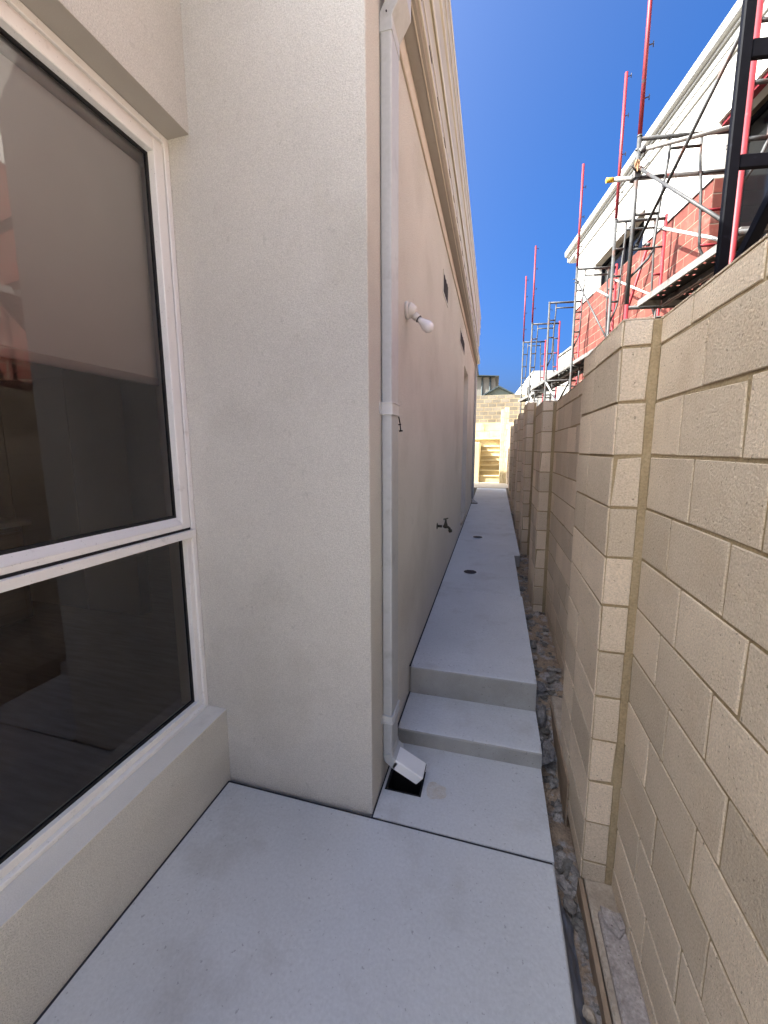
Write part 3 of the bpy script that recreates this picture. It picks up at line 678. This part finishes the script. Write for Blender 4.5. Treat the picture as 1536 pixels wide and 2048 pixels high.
floor_drain(-0.211, 4.165, 0.082, 'round black floor drain nearer the steps, in the path')
floor_drain(-0.197, 5.74, 0.082, 'round black floor drain farther along the path, past the second joint')

# ================================================================== BLOCK FENCE
fence = thing('block_fence', (0.55, 5, -1.7), 'buff concrete block boundary fence with projecting piers along the right of the path', 'fence')
XS, XP = 0.386, 0.498
CR = 0.1748
def rows_from(top, cap, zb):
    out = []; z = top
    if cap: out.append((z - cap, z)); z -= cap
    while z > zb + 0.02:
        out.append((max(z - CR, zb), z)); z -= CR
    return out
piers = [(1.500, .41), (3.735, .41), (5.55, .60), (7.15, .60), (8.85, .62), (10.85, .60), (13.0, .62)]
def fence_base(y): return -1.70 if y < 2.4 else -1.55
PW = 0.575
prevY = -1.6
def panel(y0, y1, top, zb, cap=0.084):
    b2 = MB(); rr = rows_from(top, cap if top < .5 else cap + 0.19 - CR + 0.0, zb)
    blocks(b2, lambda u, z, h: (XP - h, u, z), rr, y0, y1, 0.30, [1.298, 1.199])
    b2.slot = 1; b2.box((XP, y0, zb), (XP + 0.11, y1, top - 0.001)); b2.slot = 0
    b2.slot = 0; b2.tint = .5; b2.box((XP - 0.003, y0, top - 0.001), (XP + 0.112, y1, top + 0.003))
    return b2.build('panel', ['block', 'mortar'], fence)
for k, (py, top) in enumerate(piers):
    zb = fence_base(py)
    panel(prevY, py + 0.05, piers[k][1] if k != 2 else .41, -1.72 if k == 0 else zb)
    # pier: front face to the camera, side face to the path; side has a straight control joint
    b2 = MB(); rr = rows_from(top, 0.084 if top < .5 else 0.099, -1.682 if k == 0 else zb + 0.03)
    xr = XP - 0.030
    for z0_, z1_ in rr:                                            # front face: one block across
        blocks(b2, lambda u, z, h: (u, py - h, z), [(z0_, z1_)], XS + 0.003, xr, 5.0, [0.0], back=0.005)
    blocks(b2, lambda u, z, h: (XS - h, u, z), rr, py + 0.003, py + PW, 0.345 if k == 0 else 0.29, [py + 0.345 if k == 0 else py + 0.29], joint=0.008)
    b2.slot = 1; b2.box((XS + .001, py + .001, rr[-1][0]), (XP, py + PW, top - 0.002)); b2.slot = 0
    b2.tint = .6; b2.box((XS - .003, py - .003, top - 0.002), (xr, py + PW, top + 0.003))
    pr = b2.build('pier', ['block', 'mortar'], fence)
    b2 = MB(); b2.box((xr, py - 0.002, rr[-1][0]), (XP, py + 0.03, top - 0.004), 0.004); b2.build('mortar_joint', 'mortar', pr)
    prevY = py + PW - 0.05
panel(prevY, 16.3, .62, -1.55)
# footings
def ft(lo, hi, mt, bev=0.006):
    b2 = MB(); b2.box(lo, hi, bev, jit=0.006); return b2.build('footing', mt, fence)
ft((0.392, -1.5, -1.9), (XP, 1.78, -1.683), 'footing')
ft((0.415, -1.0, -1.70), (XP - .002, 1.385, -1.655), 'footing_grey')
ft((0.383, 2.02, -1.75), (XP - .002, 2.43, -1.50), 'footing')
ft((0.385, 3.4, -1.7), (XP, 4.2, -1.53), 'footing')
ft((0.340, 4.95, -1.75), (XP, 12.0, -1.455), 'footing')
b = MB(); b.box((0.374, -1.2, -1.80), (0.388, 1.49, -1.672), 0.002, jit=0.004); b.box((0.374, 1.78, -1.8), (0.3825, 2.40, -1.515), 0.002)
tag(b.build('formwork_board', 'timber'), 'thin weathered timber formwork strip along the fence footing', 'timber')
def flake(pts, z, h, label):
    b2 = MB(); b2.prism(pts, z, z + h, axis=2, bev=0.002); return tag(b2.build('mortar_flake', 'footing_grey'), label, 'rubble')
flake([(0.425, 1.385), (0.488, 1.37), (0.492, 1.325), (0.463, 1.29), (0.428, 1.335)], -1.654, 0.012, 'flat grey mortar flake lying on the near footing top')
flake([(0.452, 1.36), (0.488, 1.352), (0.490, 1.322), (0.470, 1.31)], -1.640, 0.009, 'small broken mortar chip on top of the larger flake')
# weed by a far pier
wd = thing('weed', (0.37, 8.3, -1.33), 'small green weed growing at the foot of a far pier', 'plant')
b = MB()
for k in range(26):
    a = random.uniform(0, 6.28); h = random.uniform(.05, .2); r0 = random.uniform(.02, .07)
    p = Vector((0.362 + .02 * math.cos(a), 8.3 + .1 * math.sin(a), -1.45 + h)); d1 = Vector((math.cos(a), math.sin(a), .5)) * r0
    sd = Vector((-math.sin(a), math.cos(a), 0)) * .012
    b.poly([p, p + d1 * .5 + sd, p + d1, p + d1 * .5 - sd])
b.build('leaf', 'leaf', wd)
b = MB(); b.tube([(0.362, 8.3, -1.47), (0.362, 8.3, -1.27)], 0.004, 6); b.build('stem', 'leaf', wd)

# ================================================================== FAR END OF THE YARD
rw = thing('retaining_wall', (-1.5, 15.5, -1.1), 'tall two-tone retaining wall closing the far end of the path, grey block above yellow limestone', 'wall')
YR = 15.4
b = MB()
blocks(b, lambda u, z, h: (u, YR + 0.2 - h, z), [(0.98 + .145 * i, 0.98 + .145 * (i + 1)) for i in range(7)], -5.0, 4.0, 0.30, [0.0, 0.15], joint=0.02)
b.slot = 1; b.box((-5, YR + .2, 0.4), (4, YR + .4, 1.992)); b.build('upper_block_wall', ['old_block', 'mortar'], rw)
b = MB()
blocks(b, lambda u, z, h: (u, YR - h, z), [(-1.3 + .24 * i, -1.3 + .24 * (i + 1)) for i in range(7)] + [(.4, .68), (.68, .98)], -5.0, 3.0, 0.62, [0.1, 0.4, 0.23], joint=0.016, proud=0.012, jit=.008)
b.slot = 1; b.box((-5, YR, -1.6), (3, YR + .19, 0.98)); b.build('limestone_wall', ['limestone', 'limestone'], rw)
box_part('ledge', (-5, YR - 0.1, 0.37), (0.17, YR - 0.02, 0.42), 'limestone_pale', rw, 0.01)
st = thing('garden_stairs', (-0.2, 14.2, -1.1), 'narrow limestone stairs climbing between cheek walls at the far end', 'stairs')
zg = upz(11.76) + 0.012
for k in range(7):
    z1 = zg + 0.07 + 0.165 * (k + 1); y0 = 13.7 + 0.22 * k
    b = MB(); b.tint = random.random(); b.box((-0.49, y0, zg - .2), (0.162, 15.39 if k == 6 else y0 + 0.215, z1 - .045), 0.006, jit=.004); rs = b.build('riser', 'limestone', st)
    b = MB(); b.tint = random.random(); b.box((-0.49, y0 - 0.03, z1 - .044), (0.162, 15.39 if k == 6 else y0 + 0.215, z1), 0.008, jit=.004); b.build('stair_tread', 'limestone_pale', st)
b = MB(); b.box((-0.66, 13.6, -1.5), (-0.492, 15.35, 0.24), 0.012); b.build('cheek_wall', 'limestone_pale', st)
# pale limestone end piers (sunlit)
ep = thing('end_piers', (0.25, 13.4, -1.1), 'pair of pale sunlit limestone piers where the fence meets the far wall', 'wall')
b = MB(); blocks(b, lambda u, z, h: (u, 13.4 - h, z), [(-1.3 + .256 * i, -1.3 + .256 * (i + 1)) for i in range(10)], 0.165, 0.262, 4, [-9], joint=.012); blocks(b, lambda u, z, h: (0.165 - h, u, z), [(-1.3 + .256 * i, -1.3 + .256 * (i + 1)) for i in range(10)], 13.404, 13.9, 4, [-9], joint=.012)
b.slot = 1; b.box((.166, 13.401, -1.3), (.262, 13.9, 1.262)); b.build('short_pier', ['limestone_pale', 'limestone'], ep)
b = MB(); blocks(b, lambda u, z, h: (u, 13.4 - h, z), [(-1.3 + .175 * i, -1.3 + .175 * (i + 1)) for i in range(15)], 0.266, 0.40, .07, [.26, .30], joint=.012)
b.slot = 1; b.box((.266, 13.401, -1.3), (.40, 13.9, 1.327)); b.build('tall_pier', ['limestone_pale', 'limestone'], ep)

# ------------------------------------------------------------------ houses far behind
ch = thing('clad_house', (-2.5, 30, -1), 'cream panel clad house with dark sloping roof edge behind the far wall', 'house')
b = MB()
x = -6.0
while x < -0.13:
    b.box((x + .004, 30 - .008, -1), (min(x + .55, -.13) - .004, 30.1, 5.4 - 0.062 * (x + 6) ), 0.0); x += .55
b.box((-6, 30, -1), (-.13, 36, 4.8)); b.build('wall', 'clad', ch)
b = MB(); b.hexa([(-6, 29.6, 5.50), (.10, 29.6, 5.06), (.10, 36, 5.06), (-6, 36, 5.5), (-6, 29.6, 5.58), (.10, 29.6, 5.10), (.10, 36, 5.10), (-6, 36, 5.58)]); b.build('roof', 'roof_dark', ch)
b = MB(); b.tube([(-1.05, 29.93, -1), (-1.05, 29.93, 5.2)], .045, 8); b.build('downpipe', 'roof_dark', ch)
b = MB(); b.tube([(-.50, 29.93, -1), (-.50, 29.93, 5.1)], .05, 8); b.build('downpipe', 'roof_dark', ch)
gs = thing('gable_shed', (0.1, 26, -1), 'small green grey gabled shed with dark barge boards behind the far wall', 'shed')
b = MB(); b.prism([(-.75, -1), (.95, -1), (.95, 3.30), (.085, 3.78), (-.75, 3.30)], 26, 29)
for k in range(17): b.box((-.72 + .1 * k, 25.985, 0), (-.67 + .1 * k, 26.001, 3.30 + max(0, .42 - abs(-.7 + .1 * k - .085) * .5)))
b.build('wall', 'clad_green', gs)
b = MB(); b.hexa([(-.85, 25.8, 3.27), (.085, 25.8, 3.78), (.085, 29.2, 3.78), (-.85, 29.2, 3.27), (-.85, 25.8, 3.35), (.085, 25.8, 3.87), (.085, 29.2, 3.87), (-.85, 29.2, 3.35)])
b.hexa([(1.02, 25.8, 3.27), (.0851, 25.8, 3.78), (.0851, 29.2, 3.78), (1.02, 29.2, 3.27), (1.02, 25.8, 3.35), (.0851, 25.8, 3.87), (.0851, 29.2, 3.87), (1.02, 29.2, 3.35)]); b.build('roof', 'roof_dark', gs)

# ================================================================== NEIGHBOUR'S HOUSE (9 degrees off the path's line)
ND, NN = Vector((-0.1556, 0.9878, 0)), Vector((0.9878, 0.1556, 0))
def N(u, c, z): return NN * c + ND * u + Vector((0, 0, z))
def nx(p): return N(p[1], p[0], p[2])           # local (c, u, z)
CW = 3.41
nb = thing('brick_house', N(7, CW, -1.66), 'unfinished red brick house with white rendered top and pale gutter behind the fence', 'house')
UE = 10.5; O0, O1, OZ = 3.3, 5.775, 3.88      # near recess
W0, W1, WZ0, WZ1 = 7.40, 9.40, 3.275, 3.83
ZB, ZT = 3.275, 4.70
b = MB()
def nblocks(u0, u1, z0, z1, c=CW, top=ZB):
    rr = []
    z = top
    while z > z0 + .02: rr.append((max(z - .172, z0), z)); z -= .172
    rr = [r for r in rr if r[1] <= z1 + .001]
    blocks(b, lambda u, z, h: N(u, c - h, z), rr, u0, u1, 0.31, [0.05, 0.205], joint=0.010, proud=0.003, jit=.002)
nblocks(O1, UE, 0.7, ZB)
b.slot = 1; b.box((CW, O1, -1.66), (CW + .25, UE, ZB - .001), 0, nx)
b.slot = 0
nblocks(-1.5, O0, 0.7, ZB); b.slot = 1; b.box((CW, -1.5, -1.66), (CW + .25, O0, ZB - .001), 0, nx); b.slot = 0
# returns of the recess
rr = [(ZB - .172 * (i + 1), ZB - .172 * i) for i in range(14)]
blocks(b, lambda u, z, h: N(O1 - h, u, z), rr, CW + .004, CW + .32, 0.31, [CW + .11, CW + .26], joint=.013, proud=.003)
blocks(b, lambda u, z, h: N(u, CW + 0.5 - h, z), [r for r in rr if r[1] < 1.2], O0, O1, 0.31, [0.05, 0.205], joint=0.013, proud=0.003)
b.slot = 1; b.box((CW + 1.6, O0 - .3, -1.66), (CW + 1.8, O1, 4.6), 0, nx); b.box((CW + .25, O1, -1.66), (CW + 1.6, O1 + .2, 4.6), 0, nx); b.box((CW + .25, O0 - .2, -1.66), (CW + 1.6, O0, 4.6), 0, nx)
b.build('brick_wall', ['brick', 'brick_mortar'], nb)
b = MB()
RC = CW - 0.016
for u0, u1, z0, z1 in ((W1, UE, ZB, ZT), (W0, W1, WZ1, ZT), (O1, W0, ZB, ZT), (O0, O1, OZ, ZT), (-1.5, O0, ZB, ZT)):
    b.box((RC, u0, z0), (CW + .25, u1, z1), 0, nx)
bmesh.ops.remove_doubles(b.bm, verts=b.bm.verts, dist=1e-4)
b.build('render_band', 'white_render', nb)
b = MB(); b.box((CW - .02, O1, ZB - .012), (CW + .004, W0, ZB - .0005), 0, nx); b.box((CW - .02, W1, ZB - .012), (CW + .004, UE, ZB - .0005), 0, nx); b.build('drip_edge_shadow', 'steel', nb)  # dark strip draws the drip bead's shadow line under the render
b = MB(); b.box((CW + .02, O0, OZ - .05), (CW + .10, O1 - .001, OZ - .002), 0, nx); b.build('lintel', 'red', nb)
b = MB(); b.box((CW + .34, O0, 1.0), (CW + .5, O1, OZ), 0, nx); b.build('dark_room', 'dark', nb)
def nwin(u0, u1, z0, z1, c):
    w = bpy.data.objects.new('window', None); w.location = N((u0 + u1) / 2, c, z0); col.objects.link(w); adopt(w, nb)
    b2 = MB(); t = .05
    for q in ((u0, z0, u1, z0 + t), (u0, z1 - t, u1, z1), (u0, z0 + t, u0 + t, z1 - t), (u1 - t, z0 + t, u1, z1 - t), ((u0 + u1) / 2 - t / 2, z0 + t, (u0 + u1) / 2 + t / 2, z1 - t)):
        b2.box((c, q[0], q[1]), (c + .06, q[2], q[3]), .003, nx)
    b2.build('frame', 'black', w)
    b2 = MB(); b2.box((c + .03, u0 + t, z0 + t), (c + .035, u1 - t, z1 - t), 0, nx); b2.build('pane', 'far_glass', w)
nwin(W0 + .002, W1 - .002, WZ0 + .002, WZ1 - .002, CW + .13)
b = MB(); b.box((CW + .2, W0, WZ0), (CW + .3, W1, WZ1), 0, nx); b.build('dark_room', 'dark', nb)
nwin(O0 + .002, O1 - .004, 1.25, OZ - .052, CW + .26)  # dark glazing carried down in place of the shaded recess brick
# gutter and mouldings: profile (c, z) swept along u
def nprof(name, prof, u0, u1, mt):
    b2 = MB(); A = [b2.bm.verts.new(N(u0, c, z)) for c, z in prof]; Bv = [b2.bm.verts.new(N(u1, c, z)) for c, z in prof]
    n = len(A); b2._f(A); b2._f(Bv[::-1])
    for i in range(n): b2._f([A[i], Bv[i], Bv[(i + 1) % n], A[(i + 1) % n]])
    return b2.build(name, mt, nb)
nprof('gutter', [(CW + .25, 4.70), (CW - .06, 4.70), (CW - .06, 4.735), (CW - .10, 4.74), (CW - .115, 4.755), (CW - .12, 4.78), (CW - .12, 4.835), (CW - .128, 4.84), (CW - .128, 4.86), (CW - .11, 4.865), (CW + .25, 4.86)], -1.5, 11.12, 'eave')
nprof('moulding', [(CW + .2, 4.46), (RC - .022, 4.46), (RC - .03, 4.475), (RC - .03, 4.535), (RC - .02, 4.55), (CW + .2, 4.55)], -1.5, UE + .04, 'eave')
nprof('fascia', [(CW + .2, 4.60), (RC - .015, 4.60), (RC - .015, 4.699), (CW + .2, 4.699)], -1.5, 11.1, 'eave')
b = MB(); b.box((CW - .06, 11.06, 4.62), (CW + .25, 11.1, 4.86), 0, nx); b.build('gutter_end', 'eave', nb)
b = MB(); b.hexa([nx(p) for p in ((CW - .05, -1.5, 4.862), (CW + 4, -1.5, 5.9), (CW + 4, 11.1, 5.9), (CW - .05, 11.1, 4.862), (CW - .05, -1.5, 4.89), (CW + 4, -1.5, 5.95), (CW + 4, 11.1, 5.95), (CW - .05, 11.1, 4.89))]); b.build('roof', 'eave', nb)
b = MB(); b.box((CW + .25, UE - .25, -1.66), (CW + 4, UE, 4.7), 0, nx); b.box((CW + 1.9, -1.5, -1.66), (CW + 2.0, UE - .25, 4.6), 0, nx); b.build('end_wall', 'white_render', nb)
# white garage farther along
wg = thing('white_garage', N(16, 3.41, -1.66), 'white rendered building with sloping top far behind the leftmost scaffold frames', 'building')
b = MB(); b.hexa([nx(p) for p in ((CW, 14.3, -1.66), (CW + 3, 14.3, -1.66), (CW + 3, 17.4, -1.66), (CW, 17.4, -1.66), (CW, 14.3, 2.62), (CW + 3, 14.3, 2.62), (CW + 3, 17.4, 2.2), (CW, 17.4, 2.2))]); b.build('wall', 'white_render', wg)
b = MB(); b.box((CW - .012, 14.4, 1.75), (CW + .01, 15.0, 2.2), 0, nx); b.build('window', 'far_glass', wg)
wp = thing('white_porch', N(11, 3.41, -1.66), 'small white rendered block joined to the far corner of the brick house', 'building')
b = MB(); b.box((CW + .02, 10.52, -1.66), (CW + 1.5, 11.62, 2.46), .01, nx); b.build('wall', 'white_render', wp)
b = MB(); b.box((CW - .02, 10.52, 2.461), (CW + 1.5, 11.66, 2.50), .004, nx); b.build('coping', 'eave', wp)

# ================================================================== SCAFFOLD
ROT = math.atan2(NN.y, NN.x)
def local_part(name, mb, mt, parent):
    o = mb.build(name, mt); o.parent = parent; return o
TR = 0.0215
def scaffold_frame(u, c, w, label, top=3.18, post=None, outer='steel', inner='red', tube_off=0.14, low=True, post_mt='red', split=None, arch=True):
    t = thing('scaffold_tower', N(u, c, -1.66), label, 'scaffold', 'scaffold frames standing behind the fence')
    t.rotation_euler = (0, 0, ROT)
    z = lambda q: q + 1.66                                         # local height above the base
    def T(pts, r): b2 = MB(); b2.tube([(p[0], p[1], z(p[2])) for p in pts], r, 10); return b2
    if split:
        local_part('standard', T([(0, 0, -1.66), (0, 0, split)], TR), 'red', t)
        local_part('standard', T([(0, 0, split), (0, 0, top)], TR * .98), outer, t)
    else:
        local_part('standard', T([(0, 0, -1.66), (0, 0, top)], TR), outer, t)
    local_part('standard', T([(w, 0, -1.66), (w, 0, top + .03)], TR), inner, t)
    for zt in ([top - .02] + ([top - 1.67] if low else [])):
        local_part('transom', T([(0.015, 0, zt), (w - .015, 0, zt)], TR * .95), 'steel', t)
        o2 = tube_off
        local_part('transom', T([(o2, 0, zt - .11), (w - o2, 0, zt - .11)], .014), 'steel', t)
        for s, x0 in ((1, 0), (-1, w)):
            local_part('ladder_tube', T([(x0 + s * o2, 0, zt - .01), (x0 + s * o2, 0, zt - .2), (x0 + s * o2 * .86, 0, zt - .55), (x0 + s * o2 * .74, 0, zt - 1.08), (x0 + s * o2 * .6, 0, zt - 1.16), (x0 + s * .012, 0, zt - 1.34)], .0135), 'steel' if s > 0 else 'steel', t)
            for dz in (.36, .72, 1.06):
                local_part('rung', T([(x0 + s * .012, 0, zt - dz), (x0 + s * o2 * (.95 - .2 * dz), 0, zt - dz)], .0145), 'steel' if s > 0 or dz < .5 else inner, t)
        for s, x0 in ((1, 0), (-1, w)):
            local_part('toggle_pin', T([(x0 + s * .01, -.0, zt - .13), (x0 + s * .06, 0, zt - .13), (x0 + s * .06, 0, zt - .17)], .005), 'grille', t)
    if post:
        p = local_part('guard_post', T([(0, 0, top + .001), (0, 0, post)], .0205), post_mt, t)
        zz = top + .35
        while zz < post - .05:
            b2 = T([(.015, 0, zz), (.065, 0, zz + .012)], .006); b2.tube([(.062, 0, z(zz - .018)), (.062, 0, z(zz + .035))], .005, 8)
            o = local_part('toggle_pin', b2, 'grille', p); zz += .47
        b2 = T([(0, 0, top - .004), (0, 0, top + .012)], .0245); local_part('collar', b2, 'steel', t)
    for xb in (0, w): b2 = MB(); b2.box((xb - .07, -.07, 0), (xb + .07, .07, .008)); local_part('base_plate', b2, 'steel', t)
    return t
scaffold_frame(3.30, 2.115, 1.09, 'nearest scaffold frame with red legs, just right of the thick black post', post=5.6, outer='red', tube_off=.2)
scaffold_frame(4.862, 2.115, .90, 'tall scaffold frame left of the black post, its long red post leaving the picture', top=3.20, post=5.4, split=1.56, tube_off=.30)
scaffold_frame(6.385, 2.55, .655, 'scaffold frame second left of the black post, red inner leg and part-worn red post', post=4.99)
scaffold_frame(7.87, 2.55, .66, 'scaffold frame at the far brick corner, red post rising past the eave end', post=4.835)
scaffold_frame(9.51, 2.55, .66, 'shorter scaffold frame without a tall post, grey outer leg against blue sky')
scaffold_frame(11.0, 2.55, .67, 'scaffold frame carrying the taller of the two far red posts', post=5.01)
scaffold_frame(13.15, 2.81, .655, 'farthest scaffold frame, leftmost, with the shorter far red post', top=3.28, post=5.16)

def long_tube(name, a, c, r, mt, label, cat, extra=None):
    b2 = MB(); b2.tube([N(*a), N(*c)], r, 10)
    o = b2.build(name, mt); tag(o, label, cat)
    for p, q in ((a, c), (c, a)):
        P0 = N(*p); dv = (N(*q) - P0).normalized(); b2 = MB()
        b2.tube([P0 + dv * .012, P0 + dv * .055], r + .009, 8); b2.lathe([(.007, 0), (.007, .035)], P0 + dv * .035 - NN * (r + .02), NN * -1, 8)
        k = b2.build('coupler', 'steel', o)
    return o
# braces and tubes (u, c, z)
G = 'pale scaffold braces'
for a, c, r, mt, lab in (
    ((6.43, 3.19, 3.06), (4.86, 3.05, 2.15), .019, 'steel_pale', 'white brace tube sloping down to the black post across the brick wall'),
    ((7.87, 3.20, 2.95), (6.40, 3.18, 2.14), .016, 'steel_pale', 'pale brace tube sloping down across the brick between the middle frames'),
    ((7.85, 2.55, 2.99), (6.40, 2.55, 2.17), .016, 'steel_pale', 'pale brace tube from the far corner frame down to its nearer neighbour'),
    ((3.45, 2.19, 3.04), (4.90, 2.17, 2.14), .015, 'steel', 'long dark brace tube slanting down left from behind the black post'),
    ((4.86, 2.12, 3.07), (4.70, 3.02, 3.13), .021, 'steel_pale', 'white handrail tube with pink paint band just under the near top transom'),
    ((3.33, 2.14, 1.55), (4.85, 2.13, 2.9), .014, 'steel', 'thin dark brace crossing the brick low beside the black post'),
    ((6.40, 2.57, 1.55), (7.86, 2.57, 2.95), .014, 'steel', 'dark brace tube rising to the far corner frame'),
    ((7.9, 3.2, 1.4), (7.0, 3.3, 3.15), .022, 'red', 'red tube leaning against the brick wall'),
    ((9.53, 2.56, 1.50), (7.9, 2.56, .5), .018, 'steel_pale', 'pale brace tube dropping below the far walkway'),
    ((11.02, 2.56, 1.42), (9.55, 2.56, .6), .018, 'steel_pale', 'pale brace tube under the far end of the walkway'),
    ((9.50, 2.57, .5), (7.9, 2.57, 1.3), .018, 'steel', 'dark brace tube crossing under the far walkway')):
    long_tube('brace_tube', a, c, r, mt, lab, 'brace')
pl = thing('putlog_tube', N(4.90, 1.83, 2.83), 'horizontal grey tube with yellow end clamped across the tall frame', 'tube')
b = MB(); b.tube([N(4.90, 1.90, 2.835), N(4.90, 3.0, 2.835)], .0225, 12); b.build('tube', 'steel_pale', pl)
b = MB(); b.tube([N(4.90, 1.83, 2.835), N(4.90, 1.90, 2.835)], .0235, 12); b.build('end_cap', 'yellow', pl)
b = MB(); b.box((2.075, 4.835, 2.80), (2.15, 4.93, 2.87), .01, nx); b.tube([N(4.83, 2.09, 2.86), N(4.80, 2.03, 2.90)], .007, 8); b.tube([N(4.83, 2.14, 2.86), N(4.80, 2.2, 2.92)], .007, 8); b.build('coupler', 'steel', pl)
b = MB(); b.rock(N(4.83, 2.10, 2.93), (.025, .022, .055), .7); tag(b.build('rag', 'rag'), 'brown frayed rag tied at the clamp on the tall frame', 'cloth')

# planks: U-section decks with real punched holes
def plank(u0, u1, c0, z, label, wd=0.235, holes=True):
    t = thing('scaffold_plank', N((u0 + u1) / 2, c0, z), label, 'plank', 'steel walkway planks on the scaffold')
    b2 = MB(); h = .060
    # deck with rows of square punched holes
    du = 0.12; vs_ = [c0, c0 + .045, c0 + .069, c0 + wd * .5 - .012, c0 + wd * .5 + .012, c0 + wd - .069, c0 + wd - .045, c0 + wd]
    us = [u0]; u = u0 + .08
    while u < u1 - .1:
        us += [u, u + .024]; u += du
    us.append(u1)
    for zz in (z + h,):
        for i in range(len(us) - 1):
            for j in range(len(vs_) - 1):
                if holes and i % 2 == 1 and j % 2 == 1 and ((i // 2 + j // 2) % 2 == 0 or j == 3): continue
                b2.poly([N(us[i], vs_[j], zz), N(us[i + 1], vs_[j], zz), N(us[i + 1], vs_[j + 1], zz), N(us[i], vs_[j + 1], zz)])
    b2.build('deck', 'plank_deck_shaded', t, fix=False)
    b2 = MB(); b2.box((c0 - .003, u0, z), (c0, u1, z + h + .002), 0, nx); b2.box((c0, u0, z), (c0 + .02, u1, z + .003), 0, nx); b2.build('side_rail', 'plank', t)
    b2 = MB(); b2.box((c0 + wd, u0, z), (c0 + wd + .003, u1, z + h + .002), 0, nx); b2.box((c0 + wd - .02, u0, z), (c0 + wd, u1, z + .003), 0, nx); b2.build('side_rail', 'plank', t)
    b2 = MB(); b2.box((c0 + .001, u0 - .002, z + .006), (c0 + wd - .001, u0, z + h), 0, nx); b2.box((c0 + .001, u1, z + .006), (c0 + wd - .001, u1 + .002, z + h), 0, nx); b2.build('end_plate', 'plank', t)
    return t
plank(3.36, 4.80, 2.20, 1.515, 'perforated steel plank nearest the fence, ending left of the black post')
plank(3.36, 4.82, 2.455, 1.515, 'perforated steel plank just behind the near one, between black post and tall frame')
plank(3.36, 4.82, 2.71, 1.515, 'inner perforated plank by the brick wall in the near bay')
plank(1.70, 3.22, 2.20, 1.475, 'perforated steel plank right of the black post, cut by the picture edge')
plank(1.70, 3.22, 2.455, 1.475, 'inner steel plank right of the black post at the picture edge')
plank(6.50, 9.46, 2.57, 1.53, 'outer far walkway plank starting behind the nearest pier')
plank(6.50, 9.46, 2.83, 1.53, 'inner far walkway plank running under the brick wall')
plank(9.56, 10.95, 2.57, 1.515, 'outer walkway plank below the two far red posts')
plank(9.56, 10.95, 2.83, 1.515, 'inner walkway plank below the two far red posts')
plank(11.05, 13.10, 2.72, 1.46, 'farthest lower walkway plank at the end of the scaffold')

# black steel post with arms
bp = thing('black_post', N(2.60, 1.60, -1.66), 'thick black steel post with two side arms and a diagonal strut behind the fence', 'post')
b = MB(); b.box((1.597, 2.595, -1.66), (1.656, 2.628, 3.6), .006, nx); b.build('post', 'black', bp)
b = MB(); b.box((1.6565, 2.598, 2.04), (2.6, 2.626, 2.13), .005, nx); b.build('arm', 'black', bp)
b = MB(); b.box((1.6565, 2.598, 1.515), (2.6, 2.626, 1.585), .005, nx); b.build('arm', 'black', bp)
b = MB(); b.sweep([N(2.62, 1.630, .80), N(1.75, 1.630, 1.90)], rect(.06, .05, .006), Vector((1, 0, 0)), smooth=False); b.build('strut', 'black', bp)
b = MB(); b.box((2.0, 2.2, 1.13), (2.7, 2.28, 1.175), .005, nx); tag(b.build('timber_batten', 'white'), 'short white batten poking over the fence at the right edge', 'batten')
